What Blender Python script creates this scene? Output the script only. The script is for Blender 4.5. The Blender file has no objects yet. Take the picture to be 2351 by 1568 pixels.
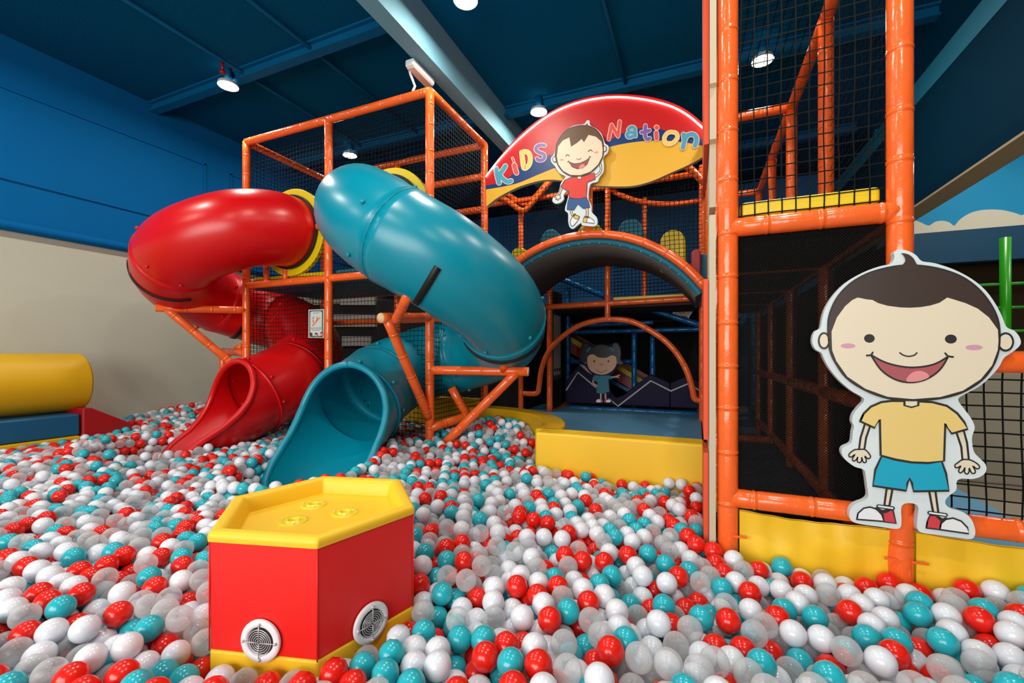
import bpy, bmesh, math, random
import numpy as np
from mathutils import Vector
random.seed(7); np.random.seed(7)
R = math.radians
SC = bpy.context.scene
COL = SC.collection

# ---------------------------------------------------------------- camera
F = 1000.0; CX = 1175.5; HY = 812.0; YAW = R(23.0); CZ = 1.14
ca, sa = math.cos(YAW), math.sin(YAW)
cam = bpy.data.cameras.new('camera'); camo = bpy.data.objects.new('camera', cam); COL.objects.link(camo)
camo.location = (0, 0, CZ); camo.rotation_euler = (R(90), 0, YAW)
cam.sensor_width = 36; cam.lens = F*36/2351; cam.shift_y = (HY-784)/2351; cam.clip_start = 0.05; cam.clip_end = 60
SC.camera = camo

# ---------------------------------------------------------------- world, exposure, lights
SC.view_settings.view_transform = 'Standard'; SC.view_settings.look = 'None'
SC.view_settings.exposure = 0.0; SC.view_settings.gamma = 1.0; SC.view_settings.use_curve_mapping = False
w = bpy.data.worlds.new('world'); SC.world = w; w.use_nodes = True
w.node_tree.nodes['Background'].inputs[0].default_value = (0.55, 0.75, 1, 1)
w.node_tree.nodes['Background'].inputs[1].default_value = 0.05
try:
    SC.cycles.transparent_max_bounces = 24
    SC.cycles.max_bounces = 8
except Exception: pass

def area_light(name, loc, rot, sx, sy, power, color, shape='RECTANGLE', spread=180):
    l = bpy.data.lights.new(name, 'AREA'); l.shape = shape; l.size = sx
    if shape in ('RECTANGLE', 'ELLIPSE'): l.size_y = sy
    l.energy = power; l.color = color; l.spread = R(spread)
    o = bpy.data.objects.new(name, l); COL.objects.link(o); o.location = loc; o.rotation_euler = rot
    return o
# area light added behind the camera as daylight from an assumed, unseen window
ASSUMED_WIN_P = 320; LAMP_P = 24
area_light('assumed_window_daylight', (-1.6, -3.80, 2.0), (R(90), 0, 0), 5.2, 2.4, ASSUMED_WIN_P, (1.0, 0.97, 0.92))
LAMPS = [(x, y) for y in (-0.4, 1.4, 3.2, 5.03) for x in (-4.76, -1.78, 0.61)] + [(3.2, 4.6), (3.2, 6.4), (5.2, 6.4)]  # grid lamps out of view are assumed; last three are unseen downlights, added to brighten the mural side
for i, (x, y) in enumerate(LAMPS):
    area_light('downlight_glow', (x, y, CZ+2.93), (0, 0, 0), 0.19, 0.19, LAMP_P, (1.0, 0.93, 0.82), 'DISK')

# ---------------------------------------------------------------- helpers
def ray(px, py):
    r = (px-CX)/F; u = (HY-py)/F
    return (ca*r - sa, sa*r + ca, u)
def P(px, py, X=None, Y=None, Z=None, D=None):
    d = ray(px, py)
    if X is not None: t = X/d[0]
    elif Y is not None: t = Y/d[1]
    elif Z is not None: t = Z/d[2]
    else: t = D
    return (d[0]*t, d[1]*t, CZ + d[2]*t)

def lin(c):
    return tuple(((v/255)/12.92 if v/255 <= 0.04045 else ((v/255+0.055)/1.055)**2.4) for v in c)
MATS = {}
def mat(name, rgb, rough=0.5, bump=0.0, bscale=60, spec=0.5, metal=0.0, coat=0.0, var=0.0, vscale=3, sss=0.0):
    if name in MATS: return MATS[name]
    m = bpy.data.materials.new(name); m.use_nodes = True; nt = m.node_tree; b = nt.nodes['Principled BSDF']
    c = lin(rgb)
    b.inputs['Base Color'].default_value = (*c, 1); b.inputs['Roughness'].default_value = rough
    b.inputs['Specular IOR Level'].default_value = spec; b.inputs['Metallic'].default_value = metal
    b.inputs['Coat Weight'].default_value = coat; b.inputs['Coat Roughness'].default_value = 0.15
    tc = nt.nodes.new('ShaderNodeTexCoord')
    if bump > 0:
        n = nt.nodes.new('ShaderNodeTexNoise'); n.inputs['Scale'].default_value = bscale; n.inputs['Detail'].default_value = 3
        bp = nt.nodes.new('ShaderNodeBump'); bp.inputs['Strength'].default_value = bump; bp.inputs['Distance'].default_value = 0.01
        nt.links.new(tc.outputs['Object'], n.inputs['Vector']); nt.links.new(n.outputs['Fac'], bp.inputs['Height'])
        nt.links.new(bp.outputs['Normal'], b.inputs['Normal'])
    if var > 0:
        n2 = nt.nodes.new('ShaderNodeTexNoise'); n2.inputs['Scale'].default_value = vscale; n2.inputs['Detail'].default_value = 5
        mx = nt.nodes.new('ShaderNodeMix'); mx.data_type = 'RGBA'
        mx.inputs[6].default_value = (*[v*(1-var) for v in c], 1); mx.inputs[7].default_value = (*[min(1, v*(1+var)) for v in c], 1)
        nt.links.new(tc.outputs['Object'], n2.inputs['Vector']); nt.links.new(n2.outputs['Fac'], mx.inputs[0])
        nt.links.new(mx.outputs[2], b.inputs['Base Color'])
    MATS[name] = m; return m
def emis(name, rgb, s):
    m = bpy.data.materials.new(name); m.use_nodes = True; b = m.node_tree.nodes['Principled BSDF']
    b.inputs['Base Color'].default_value = (*lin(rgb), 1)
    b.inputs['Emission Color'].default_value = (*lin(rgb), 1); b.inputs['Emission Strength'].default_value = s
    MATS[name] = m; return m
def net_mat(name, cell, width, rgb=(8, 8, 9), diamond=False, wob=0.25):
    m = bpy.data.materials.new(name); m.use_nodes = True; nt = m.node_tree; N = nt.nodes; L = nt.links
    b = N['Principled BSDF']; out = N['Material Output']
    b.inputs['Base Color'].default_value = (*lin(rgb), 1); b.inputs['Roughness'].default_value = 0.7; b.inputs['Specular IOR Level'].default_value = .15
    uv = N.new('ShaderNodeTexCoord')
    ns = N.new('ShaderNodeTexNoise'); ns.inputs['Scale'].default_value = 2.2; ns.inputs['Detail'].default_value = 1.5
    L.new(uv.outputs['UV'], ns.inputs['Vector'])
    sub = N.new('ShaderNodeVectorMath'); sub.operation = 'SUBTRACT'; sub.inputs[1].default_value = (0.5, 0.5, 0.5)
    L.new(ns.outputs['Color'], sub.inputs[0])
    sc = N.new('ShaderNodeVectorMath'); sc.operation = 'SCALE'; sc.inputs['Scale'].default_value = wob*cell*4
    L.new(sub.outputs[0], sc.inputs[0])
    add = N.new('ShaderNodeVectorMath'); add.operation = 'ADD'
    L.new(uv.outputs['UV'], add.inputs[0]); L.new(sc.outputs[0], add.inputs[1])
    sep = N.new('ShaderNodeSeparateXYZ'); L.new(add.outputs[0], sep.inputs[0])
    def mth(op, a, bb=None):
        n = N.new('ShaderNodeMath'); n.operation = op
        for i, v in enumerate((a, bb)):
            if v is None: continue
            if isinstance(v, (int, float)): n.inputs[i].default_value = v
            else: L.new(v, n.inputs[i])
        return n.outputs[0]
    u, v = sep.outputs['X'], sep.outputs['Y']
    if diamond:
        u, v = mth('ADD', u, v), mth('SUBTRACT', u, v)
    def line(x):
        f = mth('FRACT', mth('DIVIDE', x, cell))
        return mth('LESS_THAN', f, width/cell)
    g = mth('MAXIMUM', line(u), line(v))
    tr = N.new('ShaderNodeBsdfTransparent'); mx = N.new('ShaderNodeMixShader')
    L.new(g, mx.inputs[0]); L.new(tr.outputs[0], mx.inputs[1]); L.new(b.outputs[0], mx.inputs[2]); L.new(mx.outputs[0], out.inputs[0])
    MATS[name] = m; return m

ORI = {}
def tag(o, label=None, cat=None, group=None, kind=None):
    if label: o['label'] = label
    if cat: o['category'] = cat
    if group: o['group'] = group
    if kind: o['kind'] = kind
    return o
def thing(name, loc, label, cat, group=None):
    o = bpy.data.objects.new(name, None); COL.objects.link(o); o.location = loc; o.empty_display_size = 0.1
    ORI[o.name] = Vector(loc)
    return tag(o, label, cat, group)
def obj(name, verts, faces, m, parent=None, smooth=False, mats=None, fm=None, uvs=None, label=None, loc=None):
    """world-space vertices -> one mesh object (origin at its parent's or its own centre)"""
    me = bpy.data.meshes.new(name)
    V = [Vector(v) for v in verts]
    if loc is None:
        mn = Vector([min(v[i] for v in V) for i in range(3)]); mxx = Vector([max(v[i] for v in V) for i in range(3)])
        loc = Vector(((mn.x+mxx.x)/2, (mn.y+mxx.y)/2, mn.z))
    loc = Vector(loc)
    me.from_pydata([v-loc for v in V], [], faces)
    o = bpy.data.objects.new(name, me); COL.objects.link(o)
    if parent is not None:
        o.parent = parent; o.location = loc - ORI[parent.name]
    else: o.location = loc
    ORI[o.name] = loc
    for mm in (mats if mats else [m]): me.materials.append(mm)
    if fm: me.polygons.foreach_set('material_index', fm)
    if smooth: me.polygons.foreach_set('use_smooth', [True]*len(me.polygons))
    if uvs is not None:
        ul = me.uv_layers.new(name='UVMap')
        flat = []
        for p in me.polygons:
            for li in p.loop_indices: flat += list(uvs[me.loops[li].vertex_index])
        ul.data.foreach_set('uv', flat)
    me.update()
    if label: o['label'] = label
    return o
def bevel(o, wdt=0.01, seg=3):
    md = o.modifiers.new('bevel', 'BEVEL'); md.width = wdt; md.segments = seg; md.limit_method = 'ANGLE'; md.angle_limit = R(35)
    o.data.polygons.foreach_set('use_smooth', [True]*len(o.data.polygons))
    md.harden_normals = True
    return o

class MB:
    def __init__(s): s.v = []; s.f = []; s.m = []
    def add(s, v, f, mi=0):
        n = len(s.v); s.v += [tuple(x) for x in v]; s.f += [tuple(i+n for i in q) for q in f]; s.m += [mi]*len(f)
    def box(s, x0, x1, y0, y1, z0, z1, mi=0):
        v = [(x, y, z) for z in (z0, z1) for y in (y0, y1) for x in (x0, x1)]
        s.add(v, [(0, 2, 3, 1), (4, 5, 7, 6), (0, 1, 5, 4), (2, 6, 7, 3), (0, 4, 6, 2), (1, 3, 7, 5)], mi)
    def sweep(s, pts, rad, n=16, cap=True, mi=0):
        P_ = [Vector(p) for p in pts]; k = len(P_)
        if not hasattr(rad, '__len__'): rad = [rad]*k
        t0 = (P_[1]-P_[0]).normalized()
        up = Vector((0, 0, 1)) if abs(t0.z) < 0.9 else Vector((1, 0, 0))
        nr = (up - t0*up.dot(t0)).normalized(); vs = []; fs = []
        for i in range(k):
            if i == 0: t = (P_[1]-P_[0])
            elif i == k-1: t = (P_[-1]-P_[-2])
            else: t = (P_[i+1]-P_[i]).normalized() + (P_[i]-P_[i-1]).normalized()
            t.normalize(); nr = (nr - t*nr.dot(t)).normalized(); bn = t.cross(nr)
            for j in range(n):
                a = 2*math.pi*j/n; vs.append(P_[i] + (nr*math.cos(a)+bn*math.sin(a))*rad[i])
        for i in range(k-1):
            for j in range(n):
                j2 = (j+1) % n; fs.append((i*n+j, i*n+j2, (i+1)*n+j2, (i+1)*n+j))
        if cap: fs.append(tuple(range(n-1, -1, -1))); fs.append(tuple((k-1)*n+j for j in range(n)))
        s.add(vs, fs, mi)
    def ball(s, c, r, n=10, mi=0):
        vs = [(c[0], c[1], c[2]+r)]; fs = []; h = n//2
        for i in range(1, h):
            ph = math.pi*i/h
            for j in range(n):
                a = 2*math.pi*j/n; vs.append((c[0]+r*math.sin(ph)*math.cos(a), c[1]+r*math.sin(ph)*math.sin(a), c[2]+r*math.cos(ph)))
        vs.append((c[0], c[1], c[2]-r)); last = len(vs)-1
        for j in range(n): fs.append((0, 1+j, 1+(j+1) % n))
        for i in range(h-2):
            for j in range(n):
                a = 1+i*n; b = a+n; fs.append((a+j, b+j, b+(j+1) % n, a+(j+1) % n))
        a = 1+(h-2)*n
        for j in range(n): fs.append((last, a+(j+1) % n, a+j))
        s.add(vs, fs, mi)
    def build(s, name, m, parent=None, smooth=False, label=None, mats=None, loc=None):
        return obj(name, s.v, s.f, m, parent, smooth, mats=mats, fm=s.m if mats else None, label=label, loc=loc)
def box(name, x0, x1, y0, y1, z0, z1, m, parent=None, bev=0, label=None):
    b = MB(); b.box(x0, x1, y0, y1, z0, z1); o = b.build(name, m, parent, label=label)
    if bev: bevel(o, bev)
    return o
def catmull(pts, n=8, closed=False):
    pts = [tuple(p) for p in pts]; k = len(pts); out = []
    rng = range(k) if closed else range(k-1)
    for i in rng:
        if closed: p0, p1, p2, p3 = pts[i-1], pts[i], pts[(i+1) % k], pts[(i+2) % k]
        else: p0, p1, p2, p3 = pts[max(i-1, 0)], pts[i], pts[i+1], pts[min(i+2, k-1)]
        for j in range(n):
            t = j/n
            out.append(tuple(0.5*((2*b)+(-a+c)*t+(2*a-5*b+4*c-d)*t*t+(-a+3*b-3*c+d)*t**3) for a, b, c, d in zip(p0, p1, p2, p3)))
    if not closed: out.append(pts[-1])
    return out

# ---------------------------------------------------------------- materials
M_or = mat('orange_vinyl', (252, 106, 40), 0.22, 0.35, 22, coat=0.3)
M_orc = mat('orange_foam_panel', (226, 78, 36), 0.6)
M_foam = mat('cream_foam', (236, 196, 150), 0.7)
M_red = mat('red_plastic', (212, 10, 16), 0.3, 0.03, 300)
M_teal = mat('teal_plastic', (0, 140, 165), 0.3, 0.03, 300)
M_blk = mat('black_strap', (14, 13, 13), 0.5)
M_yel = mat('yellow_plastic', (226, 196, 10), 0.35)
M_yv = mat('yellow_vinyl', (248, 200, 36), 0.48, 0.12, 14)
M_yv2 = mat('mustard_vinyl', (216, 168, 0), 0.5, 0.1, 14)
M_rv = mat('red_vinyl', (230, 26, 20), 0.42, 0.05, 250)
M_rvd = mat('dark_red_vinyl', (165, 8, 16), 0.5, 0.1, 12)
M_bv = mat('blue_vinyl', (0, 84, 122), 0.45, 0.08, 10)
M_mat = mat('blue_floor_mat', (96, 158, 198), 0.6, 0.05, 30)
M_fabric = mat('teal_fabric', (0, 104, 128), 0.6, 0.15, 12)
M_grey = mat('grey_fabric', (88, 78, 70), 0.8)
M_dark = mat('dark_mesh', (16, 14, 13), 0.9)
M_purple = mat('purple_vinyl', (26, 18, 54), 0.6, bump=0.08, bscale=10, spec=.2)
M_blue = mat('blue_post', (0, 98, 160), 0.25, 0.3, 22)
M_white = mat('white_board', (214, 226, 230), 0.5)
M_edge = mat('board_edge', (196, 186, 160), 0.8)
M_wh = mat('white_plastic', (232, 236, 240), 0.3)
M_metal = mat('wire_metal', (206, 208, 212), 0.3, metal=.4)
M_ceil = mat('ceiling_blue', (0, 80, 118), 0.9, 0.5, 60, spec=.05)
M_wallb = mat('wall_blue', (0, 96, 158), 0.8, 0.15, 8, spec=.1, var=0.06)
M_wallg = mat('wall_grey', (186, 188, 172), 0.8, 0.1, 20)
M_beam = mat('beam_blue', (112, 168, 188), 0.6, 0.05, 8)
M_pipe = mat('pipe_blue', (0, 92, 138), 0.6, spec=.15)
M_n5 = net_mat('net_coarse', 0.05, 0.005, wob=0.12)
M_n5b = net_mat('net_tower', 0.045, 0.0056)
M_nf = net_mat('net_fine', 0.011, 0.0040, (5, 5, 5), True, 0.05)
def _stop(): pass

# ---------------------------------------------------------------- room
def struct(o): o['kind'] = 'structure'; return o
XL = -6.3; XR = 7.0; YB = 9.5; YF = -4.0; ZC = CZ+3.14
struct(box('floor', XL-.1, XR, YF, YB, 0.0, 0.12, mat('floor_beige', (150, 140, 122), 0.6)))
struct(box('ceiling', XL-.2, XR, YF, YB, ZC, ZC+0.15, M_ceil))
ZS = CZ+1.27
b = MB(); b.box(XL-.15, XL, YF, YB, 0, ZS); struct(b.build('wall_left', M_wallg))
b = MB(); b.box(XL-.15, XL+0.015, YF, YB, ZS, ZC)
b.box(XL, XL+0.05, YF, 3.6, ZS+0.75, ZS+1.4, 0) if False else None
struct(b.build('wall_left_upper', M_wallb))
b = MB(); b.sweep([(XL+.03, YF, ZS), (XL+.03, YB, ZS)], 0.055, 12); struct(b.build('trim_1', M_wallb, smooth=True))
b = MB()
for y0, y1 in ((-2.2, 3.9), (4.25, 8.6)):
    b.box(XL+.01, XL+.035, y0, y1, ZS+1.34, ZS+1.36); b.box(XL+.01, XL+.035, y0, y1, ZS+0.45, ZS+0.47)
    b.box(XL+.01, XL+.035, y0, y0+.02, ZS+0.45, ZS+1.36); b.box(XL+.01, XL+.035, y1-.02, y1, ZS+0.45, ZS+1.36)
struct(b.build('trim_2', M_wallb))
struct(box('wall_back', XL, XR, YB, YB+.15, 0, ZC, mat('wall_back_blue', (0, 66, 104), 0.8, spec=.1)))
struct(box('wall_right', XR, XR+.15, YF, YB, 0, ZC, mat('wall_r', (30, 60, 84), 0.7)))
# wall behind the camera, with an assumed window opening behind the added area light
b = MB(); b.box(XL, -4.3, YF-.15, YF, 0, ZC); b.box(1.2, XR, YF-.15, YF, 0, ZC); b.box(-4.3, 1.2, YF-.15, YF, 0, 0.7); b.box(-4.3, 1.2, YF-.15, YF, 3.3, ZC)
struct(b.build('wall_front', M_wallg))
# beams and pipes under the ceiling
o = box('ceiling_beam', -2.41, -2.255, YF, YB, CZ+2.716, ZC, M_beam); struct(o); o.name = 'trim_3'
def ibeam(n, x0, x1, y):
    b = MB(); b.box(x0, x1, y-.012, y+.012, ZC-.11, ZC); b.box(x0, x1, y-.05, y+.05, ZC-.12, ZC-.105); b.box(x0, x1, y-.05, y+.05, ZC-.02, ZC)
    struct(b.build(n, M_pipe))
ibeam('trim_4', XL, -2.41, 3.27); ibeam('trim_5', -2.255, 2.0, 5.10); ibeam('trim_6', XL, -2.41, 5.10); ibeam('trim_7', -2.255, 2.0, 7.3)
for i, (x, y0, y1) in enumerate(((-4.6, YF, YB), (-3.6, YF, YB), (-.75, YF, YB))):
    b = MB(); b.sweep([(x, y0, ZC-.05), (x, y1, ZC-.05)], 0.02, 10)
    for k in range(8): b.box(x-.004, x+.004, y0+1.6*k+.55, y0+1.6*k+.56, ZC-.05, ZC)
    tag(b.build('ceiling_pipe', M_pipe, smooth=True), ['blue ceiling pipe carrying the red sprinkler, nearest the left wall', 'thin blue ceiling pipe between the sprinkler pipe and the big beam', 'thin blue ceiling pipe right of the big beam, behind the arched sign'][i], 'pipe')
s = thing('sprinkler', P(511, 150, X=-4.6), 'small red sprinkler head on the blue ceiling pipe', 'sprinkler')
c = ORI[s.name]
b = MB(); b.sweep([c+Vector((0, 0, 0.03)), c-Vector((0, 0, 0.06))], [.018, .012], 10); b.build('sprinkler_body', mat('sprk', (150, 20, 20), .4), s, True)
b = MB(); b.sweep([c-Vector((0, 0, .06)), c-Vector((0, 0, 0.085))], [.03, .03], 12); b.build('deflector', mat('sprk', (150, 20, 20), .4), s, True)
# light fittings
M_lamp = emis('lamp_diffuser', (255, 250, 240), 14); M_lampr = mat('lamp_rim', (230, 232, 235), .4)
LL = {1: 'round white ceiling downlight above the first beam, left of the tower', 4: 'round downlight beside the big beam at the top edge', 8: ''}
for i, (x, y) in enumerate(LAMPS):
    lab = {(-4.76, 3.2): 'round ceiling downlight above the red slide, next to the blue pipe', (-1.78, 3.2): 'round ceiling downlight beside the big beam, cut by the top edge of the photo',
           (-1.78, 5.03): 'round surface downlight glowing just behind the arched sign', (-4.76, 5.03): 'round downlight seen through the tower netting above the teal slide',
           (0.61, 5.03): 'round downlight seen through the netting of the tall right frame'}.get((x, y))
    if lab is None:
        if 2 < y and x < 3: continue
        lab = 'round white ceiling downlight outside the photo, one of the assumed grid and added mural lights, hanging from the blue ceiling'
    t = thing('ceiling_light', (x, y, ZC-.19), lab, 'light', 'assumed or added round ceiling downlights out of the photo' if (y < 2 or x > 3) else None)
    b = MB(); b.sweep([(x, y, ZC-.148), (x, y, ZC-.155), (x, y, ZC-.19)], [.05, .098, .102], 32, cap=False); b.sweep([(x, y, ZC-.19), (x, y, ZC-.185)], [.102, .096], 32, cap=False); b.build('lamp_rim', M_lampr, t, True)
    b = MB(); b.sweep([(x, y, ZC-.175), (x, y, ZC-.188)], [.097, .097], 32); b.build('diffuser', M_lamp, t)
    b = MB(); b.sweep([(x, y, ZC), (x, y, ZC-.15)], .04, 16); b.build('mounting_stem', M_pipe, t, True)
t = thing('emergency_light', (-2.37, 3.55, CZ+2.68), 'white box emergency light fixed under the big blue beam', 'light')
p0 = P(958, 140, Z=2.69); p1 = P(990, 178, Z=2.69)
b = MB(); b.box(-2.47, -2.37, p0[1]-.05, p1[1]+.05, CZ+2.63, CZ+2.70); bevel(b.build('lamp_housing', M_wh, t), .02)
b = MB(); b.box(-2.46, -2.38, p0[1]-.03, p1[1]+.03, CZ+2.62, CZ+2.632); bevel(b.build('lens', mat('warm_lens', (230, 205, 190), .4), t), .01)
b = MB(); b.sweep([(-2.46, p0[1], CZ+2.66), (-2.455, p0[1]+.02, CZ+2.6), (-2.445, 3.42, CZ+2.52), (-2.44, 3.38, CZ+2.45)], .012, 8); tag(b.build('cable_conduit', M_wh, smooth=True), 'white cable conduit running from the emergency light down to the tower top', 'cable')

# right side: bulkhead, mural, dark doorway, green frame
b = MB(); b.box(2.03, 2.23, YF, YB, CZ+1.5, CZ+2.5); o = b.build('bulk', mat('bulkhead_blue', (0, 46, 70), .8, spec=.08)); o.name = 'trim_8'; struct(o)
b = MB(); b.box(2.025, 2.235, YF, YB, CZ+1.48, CZ+1.5); o = b.build('bulk', mat('bulkhead_beige', (190, 170, 140), .7)); o.name = 'trim_9'; struct(o)
b = MB(); b.box(2.02, 2.23, YF, YB, CZ+2.5, CZ+2.72); o = b.build('bulk', mat('bulkhead_lit_top', (24, 120, 150), .6)); o.name = 'trim_10'; struct(o)  # lit stripe along the bulkhead top, the light put into its paler teal
YM = 7.6
b = MB(); b.box(2.3, XR, YM, YM+.1, CZ+1.62, ZC); o = b.build('mural', mat('mural_sky', (0, 150, 205), .7)); o.name = 'wall_mural'; struct(o)
cl = [(2080, 512), (2097, 506), (2115, 511), (2132, 518), (2148, 509), (2165, 507), (2180, 511), (2191, 518), (2203, 505), (2222, 492), (2245, 484), (2275, 481), (2305, 483), (2330, 489), (2345, 494), (2352, 492), (2400, 475), (2460, 480)]
low = [(2460, 530), (2351, 539), (2200, 549), (2080, 557)]
pts = [P(x, y, Y=YM-.012) for x, y in catmull(cl, 4)+low]
n = len(pts); vv = pts + [(p[0], YM-.002, p[2]) for p in pts]
ff = [tuple(range(n))[::-1], tuple(range(n, 2*n))] + [(i, (i+1) % n, (i+1) % n+n, i+n) for i in range(n)]
tag(obj('cloud_mural', vv, ff, mat('cloud_cream', (226, 220, 200), .8)), 'cream white painted cloud bank on the sky blue wall at right', 'mural')
b = MB(); b.box(2.3, XR, YM-.05, YM+.1, CZ+1.2, CZ+1.62); o = b.build('m', mat('band_blue', (0, 70, 104), .6)); o.name = 'trim_11'; struct(o)
b = MB(); b.box(2.3, XR, YM+.6, YM+.7, 0, CZ+1.3); o = b.build('m', mat('dark_brown_wall', (60, 42, 14), .8)); o.name = 'wall_passage'; struct(o)
M_green = mat('green_post', (40, 160, 10), .3)
t = thing('green_climbing_frame', P(2308, 1000, Y=6.4), 'bright green pole frame standing in the dark room behind the big cutout', 'frame')
x = P(2308, 700, Y=6.4)[0]
b = MB(); b.sweep([(x, 6.4, .12), (x, 6.4, CZ+1.25)], .045, 14); b.build('post', M_green, t, True)
for zz in (652, 706, 760):
    z = P(2308, zz, Y=6.4)[2]
    b = MB(); b.sweep([(x-.8, 6.4, z), (x+1.5, 6.4, z)], .016, 10); b.build('rail', M_green, t, True)

tag(box('low_partition', 1.5, 6.5, 4.6, 4.72, .12, CZ-.14, mat('partition_beige', (168, 160, 142), .7), bev=.02), 'low beige partition wall behind the coarse net at the right', 'partition')
# ---------------------------------------------------------------- padded poles
def tie_profile(L, r, step=0.21, ph=0.1):
    ds = [(0, r)]; s = ph
    while s < L-0.03:
        for o_, k in ((-.016, 1.0), (-.007, .955), (-.005, 1.035), (.005, 1.035), (.007, .955), (.016, 1.0)): ds.append((s+o_, r*k))
        s += step*random.uniform(.85, 1.15)
    ds.append((L, r)); ds = sorted(d for d in ds if 0 <= d[0] <= L)
    return ds
def pole(name, parent, pts, r=.041, m=None, n=16, label=None, ties=True):
    m = m or M_or
    if name == 'rail' and r == .041: r = .0395
    P_ = [Vector(p) for p in pts]; seg = [(P_[i+1]-P_[i]).length for i in range(len(P_)-1)]; L = sum(seg)
    ds = tie_profile(L, r, ph=random.uniform(.06, .16)) if ties else [(0, r), (L, r)]
    cum = [0]
    for s_ in seg: cum.append(cum[-1]+s_)
    if len(P_) > 2:
        ds += [(c_, r) for c_ in cum[1:-1]]; ds = sorted(ds)
        dd = [ds[0]]
        for d_ in ds[1:]:
            if d_[0]-dd[-1][0] > .002: dd.append(d_)
        ds = dd
    out = []; rad = []
    for d_, rr in ds:
        i = max(0, min(len(seg)-1, next((k for k in range(len(seg)) if d_ <= cum[k+1]+1e-9), len(seg)-1)))
        t_ = (d_-cum[i])/seg[i]; out.append(P_[i].lerp(P_[i+1], t_)); rad.append(rr)
    b = MB(); b.sweep(out, rad, n)
    o = b.build(name, m, parent, True, label=label)
    return o
def net(name, parent, A, B, z0, z1, m, hole=None, label=None, step=0.05, top=None):
    """vertical net from A to B (xy), heights z0..z1; cells for which hole(p) is true are left out"""
    A = Vector((A[0], A[1])); B = Vector((B[0], B[1])); L = (B-A).length
    nx = max(1, int(L/step)) if hole else 1; nz = max(1, int((z1-z0)/step)) if hole else 1
    vs = []; uv = []; fs = []
    for j in range(nz+1):
        for i in range(nx+1):
            p = A.lerp(B, i/nx); z = z0+(z1-z0)*j/nz; vs.append((p.x, p.y, z)); uv.append((L*i/nx, z-z0))
    for j in range(nz):
        for i in range(nx):
            q = (j*(nx+1)+i, j*(nx+1)+i+1, (j+1)*(nx+1)+i+1, (j+1)*(nx+1)+i)
            if hole:
                c_ = sum((Vector(vs[k]) for k in q), Vector())/4
                if hole(c_): continue
            fs.append(q)
    return obj(name, vs, fs, m, parent, uvs=uv, label=label)
def hnet(name, parent, x0, x1, y0, y1, z, m):
    return obj(name, [(x0, y0, z), (x1, y0, z), (x1, y1, z), (x0, y1, z)], [(0, 1, 2, 3)], m, parent, uvs=[(0, 0), (x1-x0, 0), (x1-x0, y1-y0), (0, y1-y0)])

# ---------------------------------------------------------------- spiral tube slides
RT = 0.375
def helix(C, Rr, sgn, zs, a0):
    pts = []
    for k, z in enumerate(zs):
        a = a0 + sgn*R(45*k); pts.append((C[0]+Rr*math.cos(a), C[1]+Rr*math.sin(a), CZ+z))
    return pts
VA = (-4.73, 3.39); VB = (-3.49, 3.39); VC = (-2.26, 3.39)
teal_ctrl = [(-2.76, 3.42, CZ+1.32)] + [(-2.56, 2.86, CZ+1.18), (-2.10, 2.64, CZ+.90), (-1.70, 2.82, CZ+.64), (-1.53, 3.27, CZ+.385), (-1.69, 3.70, CZ+.17), (-2.12, 3.92, CZ+.02), (-2.58, 3.78, CZ-.10), (-2.74, 3.36, CZ-.26)] + [(-2.66, 2.90, CZ-.44)]
red_ctrl = [(-4.04, 3.42, CZ+1.31), (-4.06, 3.14, CZ+1.29), (-4.24, 2.86, CZ+1.20), (-4.68, 2.70, CZ+1.02), (-5.10, 2.90, CZ+.83), (-5.29, 3.36, CZ+.66), (-5.14, 3.84, CZ+.50), (-4.73, 4.04, CZ+.32), (-4.27, 3.85, CZ+.02), (-4.01, 3.42, CZ-.23), (-4.02, 2.95, CZ-.42)]
teal_ctrl[0] = (-2.74, 3.42, CZ+1.32)

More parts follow.
